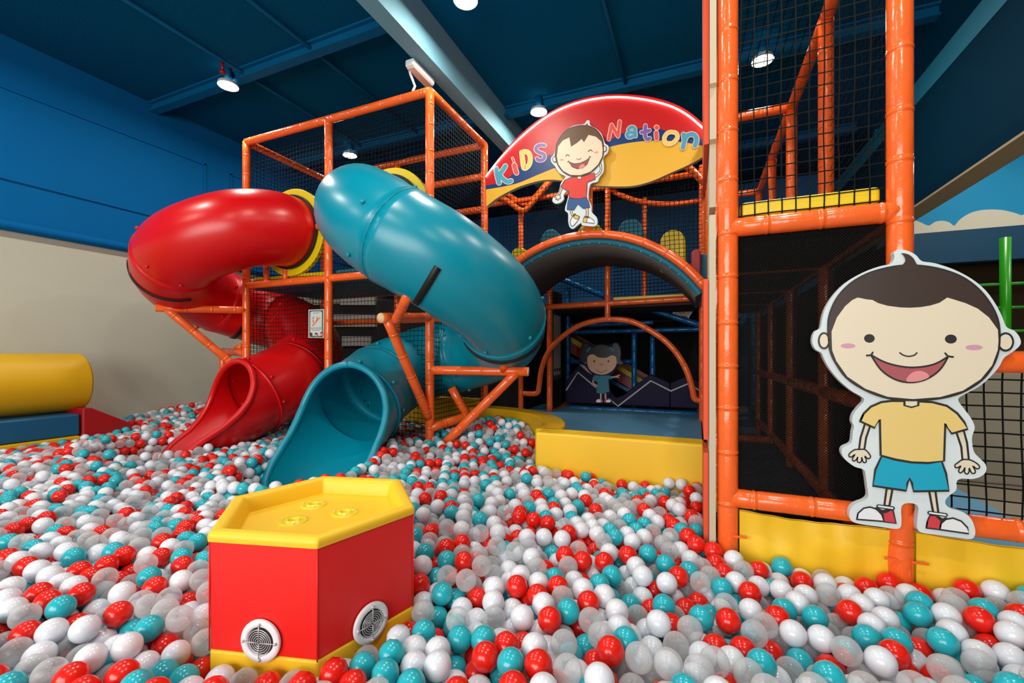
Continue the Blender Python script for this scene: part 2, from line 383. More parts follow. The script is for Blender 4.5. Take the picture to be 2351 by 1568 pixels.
def frames(pts):
    P_ = [Vector(p) for p in pts]; out = []
    for i in range(len(P_)):
        t = (P_[min(i+1, len(P_)-1)]-P_[max(i-1, 0)]).normalized()
        side = t.cross(Vector((0, 0, 1))).normalized(); up = side.cross(t).normalized()
        out.append((P_[i], t, side, up))
    return out
def tube_slide(name, label, cname, ctrl, m, seams, tip_dir, chute_len, bolts_at, strap_specs):
    path = catmull(ctrl, 12); fr = frames(path); n = len(path)
    t = thing(name, tuple(Vector((path[-1][0], path[-1][1], .3))), label, 'slide')
    NS = 40
    def ringpt(f, a, r): return f[0] + (f[2]*math.cos(a)+f[3]*math.sin(a))*r
    cuts = [0]+seams+[n-1]
    for ci in range(len(cuts)-1):
        i0, i1 = cuts[ci], cuts[ci+1]; vs = []; fs = []
        idx = list(range(i0, i1+1)); rows = []
        for k, i in enumerate(idx):
            r = RT
            if ci > 0 and k <= 1: r = RT+.004
            rows.append((i, r))
        if ci > 0: rows = [(i0, RT-.004)] + rows
        if ci < len(cuts)-2: rows = rows + [(i1, RT+.003)]
        for i, r in rows:
            for j in range(NS): vs.append(ringpt(fr[i], 2*math.pi*j/NS, r))
        for k in range(len(rows)-1):
            for j in range(NS): fs.append((k*NS+j, k*NS+(j+1) % NS, (k+1)*NS+(j+1) % NS, (k+1)*NS+j))
        sec = obj('tube_section', vs, fs, m, t, True)
        # flange ridge and bolts at the seam that ends this section
        if i1 != n-1:
            b = MB(); f = fr[i1]
            ring = [ringpt(f, 2*math.pi*j/32, RT+.004) for j in range(33)]
            b.sweep(ring, .0045, 8, cap=False); b.build('seam_ridge', m, sec, True)
            for ba in bolts_at:
                b = MB(); p = ringpt(fr[max(i1-2, 0)], R(ba), RT+.006); b.ball(p, .016, 12); b.build('bolt', m, sec, True)
    # exit chute: full tube opening that falls to a trough
    f0 = fr[-1]; d0 = f0[1]; d1 = Vector(tip_dir).normalized(); C0 = f0[0]
    NT = 34; NA = 30; rows = []; c = C0.copy(); prev = 0
    NT = 44
    for k in range(NT+1):
        tt = k/NT; s = chute_len*tt**2.2
        u = s/chute_len
        dr = (d0*(1-min(1, u*1.6)) + d1*min(1, u*1.6)).normalized()
        c = c + dr*(s-prev); prev = s
        side = dr.cross(Vector((0, 0, 1))).normalized(); up = side.cross(dr).normalized()
        sm = tt*tt*(3-2*tt)
        A = float(np.interp(tt, [0, .1, .2, .3, .4, .5, .6, .7, .8, .9, .96, 1.0], [180, 168, 151, 134, 117, 102, 91, 83, 78, 73, 66, 54]))
        rr = RT*(1.0+.07*u*u)
        rows.append((c.copy(), dr, side, up, A, rr))
    vs = []; fs = []
    for (cc, dr, side, up, A, rr) in rows:
        for layer in (0, 1):
            r2 = rr if layer == 0 else rr-.022
            for j in range(NA+1):
                a = R(-90 + A*(2*j/NA-1)); vs.append(cc+(side*math.cos(a)+up*math.sin(a))*r2)
    W_ = 2*(NA+1)
    for k in range(NT):
        for j in range(NA):
            a = k*W_+j; fs.append((a, a+1, a+W_+1, a+W_))
            a = k*W_+NA+1+j; fs.append((a, a+W_, a+W_+1, a+1))
    k = NT
    for j in range(NA): a = k*W_+j; fs.append((a, a+1, a+NA+2, a+NA+1))
    ch = obj('exit_chute', vs, fs, m, t, True)
    e = []
    for j, side_ in ((0, 1), (NA, -1)):
        ed = [vs[k*W_+j] for k in range(NT+1)]
        e.append(ed)
    endr = [vs[NT*W_+j] for j in range(NA+1)]
    loop = e[0] + endr[1:-1] + e[1][::-1]
    b = MB(); N2 = len(loop); lv = []; lf = []
    # flat flared lip: a rounded rectangle section around the edge loop
    b.sweep(loop, .029, 12, cap=True)
    b.build('rolled_lip', m, ch, True)
    # collar where the chute joins the tube
    b = MB(); b.sweep([ringpt(f0, 2*math.pi*j/40, RT+.004) for j in range(41)], .012, 8, cap=False); b.build('collar', m, ch, True)
    for ba in (100, 60, 20, -20, 150, 190):
        b = MB(); b.ball(ringpt(fr[-3], R(ba), RT+.008), .017, 12); b.build('bolt', m, ch, True)
    for (i, a0, a1, wd) in strap_specs:
        vs2 = []; fs2 = []; f = fr[i]; m2 = 24
        for k in range(m2+1):
            a = R(a0+(a1-a0)*k/m2)
            for q in (-wd/2, wd/2): vs2.append(f[0]+f[1]*q+(f[2]*math.cos(a)+f[3]*math.sin(a))*(RT+.012))
            for q in (-wd/2, wd/2): vs2.append(f[0]+f[1]*q+(f[2]*math.cos(a)+f[3]*math.sin(a))*(RT+.002))
        for k in range(m2):
            a = 4*k; fs2 += [(a, a+1, a+5, a+4), (a+2, a+6, a+7, a+3), (a, a+4, a+6, a+2), (a+1, a+3, a+7, a+5)]
        obj('strap', vs2, fs2, M_blk, t, True, label='black metal strap')
    return t, path, fr, [r_[0] for r_ in rows]
teal, tpath, tfr, tch = tube_slide('teal_tube_slide', 'large teal spiral tube slide curling around the right tower post into the balls', 'teal', teal_ctrl, M_teal,
    [26, 52, 76, 98], (0.19, -0.75, -0.42), .87, (95, 20, -40, 150, -100, 215), [(34, -20, -80, .05), (54, -150, -20, .04)])
redt, rpath, rfr, rch = tube_slide('red_tube_slide', 'large red spiral tube slide curling around the left tower post into the balls', 'red', red_ctrl, M_red,
    [39, 62, 84, 108], (-.34, -0.72, -0.42), .92, (95, 20, -40, 150, -100, 215), [(44, -185, -70, .04), (68, -150, -40, .04)])
TP = np.array([p for p in tpath[::2]]); RP = np.array([p for p in rpath[::2]])
def in_tube(p):
    q = np.array(p); return min(np.min(np.linalg.norm(TP-q, axis=1)), np.min(np.linalg.norm(RP-q, axis=1))) < RT+.005
def gasket(parent, c, r0, r1, y, th, m, name):
    vs = []; fs = []; n = 48
    for k in range(n):
        a = 2*math.pi*k/n
        for rr, yy in ((r0, y), (r1, y), (r1, y+th), (r0, y+th)): vs.append((c[0]+rr*math.cos(a), yy, c[2]+rr*math.sin(a)))
    for k in range(n):
        a = 4*k; b_ = 4*((k+1) % n)
        for j in range(4): fs.append((a+j, b_+j, b_+(j+1) % 4, a+(j+1) % 4))
    o = obj(name, vs, fs, m, parent, True); bevel(o, .006, 2); return o
for tt, cc in ((redt, red_ctrl[0]), (teal, (-2.74, 3.4, CZ+1.32))):
    gasket(tt, cc, RT-.01, .47, 3.40, .05, M_yel, 'entrance_ring')
    gasket(tt, cc, RT-.004, RT+.025, 3.365, .03, M_blk, 'rubber_gasket')

# ---------------------------------------------------------------- slide tower
T = thing('slide_tower', (VB[0], 3.95, .12), 'tall orange padded pole tower with black netting that carries both tube slides', 'play frame')
ZT = CZ+2.41; ZM = CZ+.775; ZB = .12; Y1 = 4.51
for (x, y) in (VA, VB, VC, (VA[0], Y1), (VB[0], Y1), (VC[0], Y1)):
    pole('post', T, [(x, y, ZB), (x, y, ZT)])
for (x0, x1) in ((VA[0], VB[0]), (VB[0], VC[0])):
    for y in (3.39, Y1):
        pole('rail', T, [(x0, y, ZT), (x1, y, ZT)]); pole('rail', T, [(x0, y, ZM), (x1, y, ZM)])
    pole('rail', T, [(x0, Y1, CZ+2.05), (x1, Y1, CZ+2.05)]); pole('rail', T, [(x0, Y1, CZ+1.67), (x1, Y1, CZ+1.67)])
    pole('rail', T, [(x0, Y1, CZ+.42), (x1, Y1, CZ+.42)])
for x in (VA[0], VC[0]):
    for z in (ZT, ZM): pole('rail', T, [(x, 3.39, z), (x, Y1, z)])
pole('rail', T, [(VB[0], 3.39, ZM), (VB[0], Y1, ZM)])
pole('rail', T, [(VA[0], 3.39, ZB+.1), (VA[0], Y1, ZB+.1)])
pole('rail', T, [(-3.6, 3.36, CZ+1.31), (-3.05, 3.36, CZ+1.31)], label='short orange bar between the two slide entrances')
for x in (-4.12, -4.42): pole('baluster', T, [(x, 3.40, ZM), (x, 3.40, CZ+1.0)], .03)
hl = in_tube
for (x0, x1) in ((VA[0], VB[0]), (VB[0], VC[0])):
    net('net_panel', T, (x0, 3.41), (x1, 3.41), ZM, ZT, M_n5b, hl); net('net_panel', T, (x0, 3.41), (x1, 3.41), ZB+.15, ZM, M_n5b, hl)
    net('net_panel', T, (x0, Y1+.02), (x1, Y1+.02), ZM, ZT, M_n5b)
net('net_panel', T, (VC[0]+.01, 3.39), (VC[0]+.01, Y1), ZM, ZT, M_n5b, hl); net('net_panel', T, (VA[0]-.01, 3.39), (VA[0]-.01, Y1), ZM, ZT, M_n5b, hl)
net('net_panel', T, (VC[0]+.01, 3.39), (VC[0]+.01, Y1), ZB, ZM, M_n5b, hl); net('net_panel', T, (VA[0]-.01, 3.39), (VA[0]-.01, Y1), ZB, ZM, M_n5b, hl)
hnet('net_roof', T, VA[0], VC[0], 3.39, Y1, ZT-.02, M_n5b)
box('deck', VA[0]+.05, VC[0]-.05, 3.45, Y1-.05, ZM-.04, ZM+.03, mat('deck_teal', (0, 96, 124), .6), T, .01)
box('deck_pad', VA[0]+.05, VB[0]-.05, 3.43, 3.50, ZM+.03, ZM+.09, M_yel, T, .015, label='yellow padded deck edge')
box('deck_pad', VB[0]+.05, VC[0]-.05, 3.43, 3.50, ZM+.03, ZM+.09, M_fabric, T, .015, label='teal padded deck edge')
box('base_pad', VB[0]+.1, VC[0]-.05, Y1-.02, Y1+.06, .12, CZ-.52, M_yv2, T, .015, label='yellow base pad behind the netting')
# slide support arms belong to the tower
def arm(a, bb, stub=None, low=None, capd=True):
    pole('support_arm', T, [a, bb])
    if capd:
        d = (Vector(bb)-Vector(a)).normalized(); b = MB(); b.sweep([Vector(bb)+d*.001, Vector(bb)+d*.006], .039, 16); b.build('end_cap', M_foam, T, True, label='cut cream foam end')
    if low: pole('diagonal_brace', T, [Vector(a).lerp(Vector(bb), .9), low])
    if stub: pole('slide_strut', T, [stub[0], stub[1]], .038)
e1 = P(875, 730, D=3.42); arm((VC[0], 3.39, P(985, 728, X=VC[0])[2]), e1, (P(908, 738, D=3.43), P(938, 675, D=3.1)), P(985, 960, D=4.0))
e2 = P(1212, 853, D=3.80); arm((VC[0], 3.39, P(990, 850, D=4.0)[2]), e2, (P(1156, 850, D=3.84), P(1156, 795, D=3.66)), P(995, 1045, D=4.0))
e3 = P(358, 707, D=4.5); arm((VA[0], 3.39, P(572, 712, D=4.96)[2]), e3, (P(445, 700, D=4.65), P(438, 665, D=4.55)), P(572, 868, D=4.96))
e4 = P(1074, 955, D=4.25); arm(P(987, 983, D=4.0), e4, None, None, False); pole('diagonal_brace', T, [e4, P(1036, 890, D=4.2)])
e5 = P(512, 806, D=5.3); arm((VA[0], 3.39, P(565, 812, D=4.96)[2]), e5, (P(520, 815, D=5.25), P(555, 795, D=5.1)), None, False)
pole('post', T, [e5, (e5[0], e5[1], .12)])

# safety sign on the netting
def flat(name, poly, Y, m, parent=None, th=.002, label=None, dy=0):
    pts = [P(x, y, Y=Y) for x, y in poly]; n = len(pts)
    vv = [(p[0], Y-dy, p[2]) for p in pts]+[(p[0], Y-dy+th, p[2]) for p in pts]
    ff = [tuple(range(n)), tuple(range(2*n-1, n-1, -1))]+[(i, i+n, (i+1) % n+n, (i+1) % n) for i in range(n)]
    return obj(name, vv, ff, m, parent, label=label)
class Art:
    """layered flat print on the plane Y: polygons and strokes given in the photo's pixels, put back on the real plane"""
    def __init__(s, Y, sc, ox, oy, eps=.00012): s.Y = Y; s.sc = sc; s.ox = ox; s.oy = oy; s.v = []; s.f = []; s.mi = []; s.mats = []; s.k = 1; s.eps = eps
    def _m(s, m):
        if m not in s.mats: s.mats.append(m)
        return s.mats.index(m)
    def _put(s, pts, faces, m):
        n = len(s.v); y = s.Y - s.k*s.eps; s.k += 1
        for (x, yy) in pts:
            p = P(s.ox+x/s.sc, s.oy+yy/s.sc, Y=y); s.v.append(p)
        s.f += [tuple(i+n for i in q) for q in faces]; s.mi += [s._m(m)]*len(faces)
    def poly(s, pts, m, smooth=True, line=0, lm=None, n=5):
        q = catmull(pts, n, True) if smooth else list(pts)
        s._put(q, [tuple(range(len(q)))], m)
        if line: s.stroke(q+[q[0], q[1]], line, lm or M_ink, False)
    def ell(s, cx, cy, rx, ry, m, line=0, n=28, rot=0):
        q = [(cx+rx*math.cos(a)*math.cos(rot)-ry*math.sin(a)*math.sin(rot), cy+rx*math.cos(a)*math.sin(rot)+ry*math.sin(a)*math.cos(rot)) for a in [2*math.pi*i/n for i in range(n)]]
        s.poly(q, m, False, line)
    def stroke(s, pts, w, m=None, smooth=True, n=6, caps=True):
        m = m or M_ink
        q = catmull(pts, n) if smooth and len(pts) > 2 else list(pts)
        q = [q[0]]+[q[i] for i in range(1, len(q)) if math.dist(q[i], q[i-1]) > 1e-3]
        A = []; B = []
        for i in range(len(q)):
            a = q[max(i-1, 0)]; b = q[min(i+1, len(q)-1)]; dx, dy = b[0]-a[0], b[1]-a[1]; L = math.hypot(dx, dy) or 1
            A.append((q[i][0]-dy/L*w/2, q[i][1]+dx/L*w/2)); B.append((q[i][0]+dy/L*w/2, q[i][1]-dx/L*w/2))
        k = len(q); fs = [(i, i+1, k+i+1, k+i) for i in range(k-1)]; pts_ = A+B
        s._put(pts_, fs, m)
        if caps:
            for e in (0, -1):
                n_ = 10; c = q[e]
                s._put([(c[0]+w/2*math.cos(2*math.pi*i/n_), c[1]+w/2*math.sin(2*math.pi*i/n_)) for i in range(n_)], [tuple(range(n_))], m)
    def build(s, name, parent, label=None): return obj(name, s.v, s.f, None, parent, mats=s.mats, fm=s.mi, label=label)
M_ink = mat('ink', (34, 33, 34), .45)
def board(name, parent, pts, sc, ox, oy, Y, th, m, n=5, bev=.006):
    q = catmull(pts, n, True); pl = [P(ox+x/sc, oy+y/sc, Y=Y) for x, y in q]; k = len(pl)
    vv = pl+[(p[0], Y+th, p[2]) for p in pl]
    ff = [tuple(range(k)), tuple(range(2*k-1, k-1, -1))]+[(i, i+k, (i+1) % k+k, (i+1) % k) for i in range(k)]
    o = obj(name, vv, ff, m, parent)
    return o
def rect(x0, y0, x1, y1): return [(x0, y0), (x1, y0), (x1, y1), (x0, y1)]
def text_on(parent, s, px, py, Y, h_px, m, name='lettering', align='CENTER'):
    c = bpy.data.curves.new('t', 'FONT'); c.body = s; c.align_x = align; c.size = 1.0; c.resolution_u = 2
    o = bpy.data.objects.new('t', c); COL.objects.link(o)
    bpy.context.view_layer.update()
    me = bpy.data.meshes.new_from_object(o.evaluated_get(bpy.context.evaluated_depsgraph_get())); bpy.data.objects.remove(o); bpy.data.curves.remove(c)
    p = P(px, py, Y=Y); hh = abs(P(px, py-h_px, Y=Y)[2]-p[2])/.7
    vs = [(p[0]+v.co.x*hh, Y, p[2]+v.co.y*hh) for v in me.vertices]; fs = [tuple(q.vertices) for q in me.polygons]
    bpy.data.meshes.remove(me)
    return obj(name, vs, fs, m, parent)
ys = 3.375
t = thing('safety_sign', P(726, 776, Y=ys), 'small white and green slide safety sign tied to the netting beside the middle post', 'sign')
sc_, ox_, oy_ = 20.9, 700, 705
flat('sign_plate', [(ox_+x/sc_, oy_+y/sc_) for x, y in [(175, 130), (910, 105), (895, 1480), (170, 1470)]], ys, M_wh, t, .004)
A = Art(ys, sc_, ox_, oy_, .0003)
M_gr = mat('sign_green', (16, 96, 60), .5); M_sgw = mat('sign_paper', (212, 220, 222), .5); M_tan = mat('sign_tan', (222, 140, 60), .5); M_brn = mat('sign_brown', (140, 100, 70), .5)
A.poly([(210, 165), (878, 145), (862, 1445), (212, 1440)], M_gr, False)
A.poly([(262, 290), (300, 215), (500, 205), (770, 200), (818, 260), (815, 700), (812, 1380), (560, 1385), (255, 1385), (255, 800)], M_sgw, False)
A.stroke([(360, 890), (450, 820), (560, 680), (640, 570), (700, 510)], 55, M_tan)
A.ell(400, 630, 28, 34, M_tan); A.stroke([(395, 660), (390, 740)], 46, M_tan); A.stroke([(400, 700), (440, 690)], 18, M_tan); A.stroke([(400, 740), (430, 780)], 18, M_tan)
A.ell(572, 510, 26, 30, M_tan); A.stroke([(572, 540), (590, 590)], 40, M_tan); A.stroke([(575, 600), (500, 680)], 18, M_tan)
A.stroke([(378, 490), (412, 545)], 14, mat('sign_red', (180, 30, 40), .5)); A.stroke([(412, 490), (378, 545)], 14, mat('sign_red', (180, 30, 40)))
A.stroke([(360, 445), (710, 445), (710, 920), (350, 920), (360, 445)], 5, mat('sign_line', (170, 170, 165)), False)
for x, hx, c1, c2 in ((275, 1310, (100, 72, 50), (60, 45, 40)), (535, 1320, (222, 168, 130), (50, 40, 30)), (795, 1280, (222, 160, 130), (150, 40, 50))):
    A.ell(x, hx+20, 62, 78, mat('face%d' % x, c1)); A.poly([(x-64, hx), (x-50, hx-60), (x, hx-90), (x+50, hx-60), (x+62, hx-5), (x, hx-20)], mat('hair%d' % x, c2))
A.poly([(320, 1385), (480, 1385), (490, 1440), (300, 1440)], mat('sign_teal', (0, 110, 100)), False); A.poly([(590, 1385), (760, 1385), (800, 1440), (580, 1440)], mat('sign_teal', (0, 110, 100)), False)
A.build('print', t)
text_on(t, 'KiDS NatiOn', 700+535/sc_, 705+300/sc_, ys-.006, 2.6, mat('sign_blue_ink', (70, 110, 160)))
for k, s_ in enumerate(('NEVER CLIMB UP OR DOWN ON THE', 'SLIDE SURFACE OR ON THE FRAME', 'OF SLIDING EQUIPMENT')):
    text_on(t, s_, 700+525/sc_, 705+(1005+60*k)/sc_, ys-.006, 1.5, M_ink)

# ---------------------------------------------------------------- arched bridge frame and sign
YA = 4.505; YC2 = 5.70
AX = -1.095; AR = 1.404; AZ = CZ-.158
def arcpts(r, a0, a1, n, y, cx=AX, cz=AZ): return [(cx+r*math.sin(R(a0+(a1-a0)*k/n)), y, cz+r*math.cos(R(a0+(a1-a0)*k/n))) for k in range(n+1)]
B_ = thing('arched_bridge', (AX, 5.1, .12), 'orange arched bridge with teal and grey fabric deck between the tower and the tall frame', 'play frame')
pole('arch_rail', B_, arcpts(AR, -57, 57, 30, YA), .043, label='orange padded arch over the opening')
pole('arch_rail', B_, arcpts(AR, -57, 57, 30, YC2), .040)
def barrel(r0, r1, y0, y1, m, name, label=None, a=57):
    vs = []; fs = []; n = 36
    for p, q in zip(arcpts(r0, -a, a, n, y0), arcpts(r1, -a, a, n, y0)): vs += [p, q, (q[0], y1, q[2]), (p[0], y1, p[2])]
    for k in range(n):
        for j in range(4): fs.append((4*k+j, 4*k+(j+1) % 4, 4*k+4+(j+1) % 4, 4*k+4+j))
    fs += [(0, 1, 2, 3), (4*n+3, 4*n+2, 4*n+1, 4*n)]
    return obj(name, vs, fs, m, B_, True, label=label)
o = barrel(AR-.10, AR-.035, YA+.01, YA+.05, M_fabric, 'edge_skirt', 'teal fabric edge laced under the arch'); 
o = barrel(AR-.115, AR-.10, YA+.02, YC2, M_grey, 'deck_underside', 'grey fabric underside')
o = barrel(AR-.095, AR-.045, YA+.055, YC2-.04, M_fabric, 'bridge_deck', 'teal padded deck')
for nm, Y_, ps in (('post', YA, [P(1352, 540, Y=YA), P(1352, 410, Y=YA)]),): pole(nm, B_, [(ps[0][0], YA, AZ+AR), (ps[0][0], YA, ps[1][2])])
for px in (1196, 1395, 1612):
    x = P(px, 500, Y=YC2)[0]; z0 = .12 if px != 1395 else P(1404, 735, Y=YC2)[2]
    pole('post', B_, [(x, YC2, z0), (x, YC2, P(px, {1196: 480, 1395: 425, 1612: 380}[px], Y=YC2)[2])], .037)
x = P(1480, 500, Y=6.3)[0]; pole('post', B_, [(x, 6.3, P(1480, 700, Y=6.3)[2]), (x, 6.3, P(1480, 455, Y=6.3)[2])], .037)
def prail(pix, Y, r=.037, m=None, nm='rail', label=None, sm=8, parent=None):
    q = catmull(pix, sm) if len(pix) > 2 else pix
    return pole(nm, parent or B_, [P(x, y, Y=Y) for x, y in q], r, m, label=label)
prail([(1118, 471), (1190, 461), (1272, 450), (1364, 434), (1490, 416), (1605, 398)], YC2, sm=2)
prail([(1118, 440), (1160, 458), (1198, 483), (1218, 470), (1250, 432), (1272, 405)], YC2-.08, nm='valley_rail', label='orange V shaped top rail')
prail([(1150, 437), (1180, 455), (1205, 470), (1225, 455), (1262, 412)], YC2+.25, .034, nm='valley_rail')
prail([(1402, 436), (1425, 448), (1470, 463), (1530, 469), (1585, 464), (1622, 457)], YC2+.05, .034, nm='curved_rail', label='orange sagging curved hand rail')
prail([(1560, 372), (1590, 392), (1612, 415), (1622, 420)], YC2-.3, .04, nm='curved_rail')
prail([(1252, 705), (1620, 683)], YC2, .038, nm='deck_rail', label='orange deck rail with grey seam')
# lower arch with its stub feet
zst = P(1220, 903, Y=YC2)[2]
lowarch = [(1200, 903), (1232, 903), (1238, 885), (1243, 850), (1258, 810), (1285, 778), (1325, 750), (1365, 737), (1405, 733), (1450, 738), (1490, 757), (1530, 785), (1560, 820), (1580, 860), (1590, 895), (1597, 917), (1625, 918)]
prail(lowarch, YC2, .037, nm='lower_arch', label='orange padded doorway arch', sm=4)
box('yellow_pad', P(1407, 680, Y=YC2)[0], .05, YC2+.02, YC2+.12, P(1500, 688, Y=YC2)[2], P(1500, 677, Y=YC2)[2], M_yel, B_, .01, label='yellow padded deck edge')
net('net_panel', B_, (-2.2, YC2+.03), (.05, YC2+.03), CZ+.75, CZ+2.2, M_n5b)
net('net_panel', B_, (-2.2, YA+.3), (.05, YA+.3), AZ+1.1, CZ+1.95, M_n5b, lambda p: math.hypot(p.x-AX, p.z-AZ) < AR-.1)
net('net_panel', B_, (-1.0, YC2+.04), (.05, YC2+.04), CZ+.66, CZ+1.15, M_n5b)
pole('wall_post', B_, [P(1262, 945, Y=5.77), P(1262, 650, Y=5.77)], .042)
pole('floor_rail', B_, [P(1262, 948, Y=5.77), (-1.9, 6.9, CZ-.78)], .036)
xw = P(1275, 800, Y=5.8)[0]
box('black_wall_pad', -1.93, -1.87, 5.80, 6.35, .34, CZ+.9, M_dark, B_, .01, label='black padded side wall')
for k in range(22):
    a = -50+100*k/21; pt = arcpts(AR-.09, a, a, 1, YA+.004)[0]
    b = MB(); b.ball((pt[0], YA+.008, pt[2]), .006, 6); b.build('eyelet', M_metal, B_, True)

# rules poster
xp = -1.86
t = thing('rules_poster', (xp, 6.0, CZ-.3), 'tall white and green play rules poster on the black side wall', 'poster')
ya_, yb_ = P(1267, 800, X=xp)[1], P(1291, 800, X=xp)[1]
zt_, zb_ = P(1279, 715, X=xp)[2], P(1279, 871, X=xp)[2]
ya_, yb_ = 5.83, 6.25
b = MB(); b.box(xp-.005, xp+.004, ya_, yb_, zb_, zt_); b.build('poster_sheet', M_gr, t)
b = MB(); b.box(xp+.004, xp+.006, ya_+.05, yb_-.05, zb_+.08, zt_-.06); b.build('poster_paper', mat('poster_white', (200, 196, 184), .6), t)
b = MB()
for k in range(6):
    for yy in (ya_+.13, yb_-.17):
        z = zt_-.2-k*.1; b.box(xp+.0062, xp+.0072, yy, yy+.02, z-.03, z+.01)
        for j in range(2): b.box(xp+.0062, xp+.0072, yy-.04, yy+.07, z-.05-j*.013, z-.045-j*.013)
b.build('rule_icons', M_tan, t)
b = MB()
for k, yy in enumerate((ya_+.1, ya_+.21, ya_+.32)):
    b.box(xp+.0062, xp+.0075, yy-.035, yy+.035, zb_+.06, zb_+.13, 0); b.box(xp+.0062, xp+.008, yy-.037, yy+.037, zb_+.12, zb_+.16, 1)
b.build('children_faces', None, t, mats=[mat('face535', (222, 168, 130)), M_ink])

# round foam humps standing on the bridge deck
def hump(pxy, wpx, hpx, Y, m, label, cat='foam hump'):
    c = P(pxy[0], pxy[1], Y=Y); wd = abs(P(pxy[0]+wpx/2, pxy[1], Y=Y)[0]-c[0]); ht = abs(P(pxy[0], pxy[1]-hpx, Y=Y)[2]-c[2])
    deck = AZ+math.sqrt(max(.3, (AR-.05)**2-min(1.1, abs(c[0]-AX))**2)); lo = min(-.04, deck-c[2])
    prof = [(-wd, lo)] + [(-wd*math.cos(math.pi*k/14), ht*math.sin(math.pi*k/14)) for k in range(15)] + [(wd, lo)]
    n = len(prof); vv = [(c[0]+a, Y-.09, c[2]+b_) for a, b_ in prof]+[(c[0]+a, Y+.09, c[2]+b_) for a, b_ in prof]
    ff = [tuple(range(n)), tuple(range(2*n-1, n-1, -1))]+[(i, i+n, (i+1) % n+n, (i+1) % n) for i in range(n)]
    o = obj('foam_hump', vv, ff, m); bevel(o, .015); tag(o, label, cat)
hump((1268, 560), 46, 30, 5.2, M_fabric, 'teal half round foam hump on the bridge deck, left of the hanging boy cutout')
hump((1357, 540), 56, 25, 5.2, M_yel, 'yellow foam hump behind the feet of the hanging boy cutout')
hump((1449, 535), 56, 28, 5.1, M_fabric, 'teal half round foam hump on top of the bridge, right of the hanging boy cutout')
hump((1545, 562), 58, 30, 5.0, M_yel, 'large yellow rounded foam hump on the right slope of the bridge')
hump((1196, 585), 32, 14, 5.3, M_yel, 'small yellow foam hump at the left foot of the bridge beside the teal slide')
hump((1612, 598), 34, 12, 4.95, M_fabric, 'small teal foam hump at the right end of the bridge deck')

# big arched sign board
YS = 4.40; sc_, ox_, oy_ = 3.918, 1080, 180
top = [(135, 890), (200, 790), (300, 660), (420, 530), (560, 410), (720, 300), (900, 215), (1100, 160), (1300, 143), (1500, 150), (1680, 180), (1850, 235), (1980, 310), (2118, 425)]
botm = [(2118, 690), (1980, 770), (1800, 850), (1640, 920), (1500, 960), (1380, 972), (1200, 968), (1090, 960), (960, 945), (820, 918), (700, 912), (600, 925), (450, 970), (320, 1030), (220, 1090), (145, 1152)]
topc = catmull(top, 5); botc = catmull(botm, 5)
t = thing('arched_sign', P(1370, 430, Y=YS), 'big red, blue and yellow arched name sign with a lit white edge above the bridge', 'sign')
q = topc+botc; pl = [P(ox_+x/sc_, oy_+y/sc_, Y=YS) for x, y in q]; k = len(pl)
vv = pl+[(p[0], YS+.05, p[2]) for p in pl]; ff = [tuple(range(k)), tuple(range(2*k-1, k-1, -1))]+[(i, i+k, (i+1) % k+k, (i+1) % k) for i in range(k)]
obj('sign_board', vv, ff, M_edge, t, label='sign board with beige cut edge')
M_sr = mat('sign_red_vinyl', (200, 14, 16), .4); M_sb = mat('sign_blue_vinyl', (0, 54, 116), .4); M_sy = mat('sign_yellow_vinyl', (236, 180, 48), .4)
A = Art(YS, sc_, ox_, oy_)
A.poly(q, M_sr, False)
bl = catmull([(137, 962), (290, 930), (390, 850), (450, 790), (600, 712), (740, 690), (900, 700), (1100, 640), (1220, 570), (1380, 490), (1500, 452), (1700, 455), (1900, 520), (2118, 550)], 5)
yl = catmull([(140, 1000), (400, 950), (600, 870), (760, 805), (1000, 720), (1240, 620), (1500, 570), (1740, 560), (1950, 580), (2118, 612)], 5)
A.poly(bl+botc, M_sb, False); A.poly(yl+botc, M_sy, False)
M_lt = [mat('letter_teal', (76, 160, 186), .4), mat('letter_coral', (232, 84, 72), .4), mat('letter_yellow', (250, 208, 96), .4), mat('letter_purple', (128, 98, 166), .4)]
M_lw = mat('letter_white', (236, 220, 210), .4)
def letter(strokes, wd, m, sm=True):
    wd = wd*1.15
    for s_ in strokes: A.stroke(s_, wd+11, M_lw, sm)
    for s_ in strokes: A.stroke(s_, wd, m, sm)
letter([[(232, 812), (240, 870), (258, 940)], [(315, 788), (285, 835), (250, 872)], [(262, 872), (300, 910), (335, 930), (365, 922)]], 34, M_lt[0])
letter([[(395, 780), (405, 820), (415, 850)]], 34, M_lt[1]); letter([[(392, 748), (384, 728), (378, 716)]], 12, M_lt[1])
letter([[(462, 665), (470, 735), (482, 805), (510, 798), (535, 760), (537, 700), (515, 665), (485, 660), (464, 668)]], 30, M_lt[2])
letter([[(668, 605), (635, 600), (600, 612), (590, 640), (615, 665), (655, 680), (668, 705), (650, 732), (615, 735), (600, 722)]], 28, M_lt[3])
letter([[(1245, 548), (1270, 418)], [(1270, 418), (1328, 522)], [(1328, 522), (1343, 388)]], 25, M_lt[1], False)
letter([[(1420, 462), (1445, 438), (1475, 445), (1482, 480), (1486, 520)], [(1480, 490), (1430, 485), (1408, 508), (1425, 530), (1465, 520)]], 26, M_lt[0])
letter([[(1575, 425), (1572, 480), (1575, 530), (1595, 548), (1612, 540)], [(1540, 485), (1575, 480), (1610, 468)]], 28, M_lt[3])
letter([[(1672, 490), (1675, 540)]], 34, M_lt[1]); letter([[(1675, 441), (1677, 443)]], 36, M_lt[1])
letter([[(1802, 482), (1770, 495), (1745, 535), (1755, 580), (1795, 590), (1835, 570), (1862, 530), (1850, 492), (1805, 482)]], 27, M_lt[2])
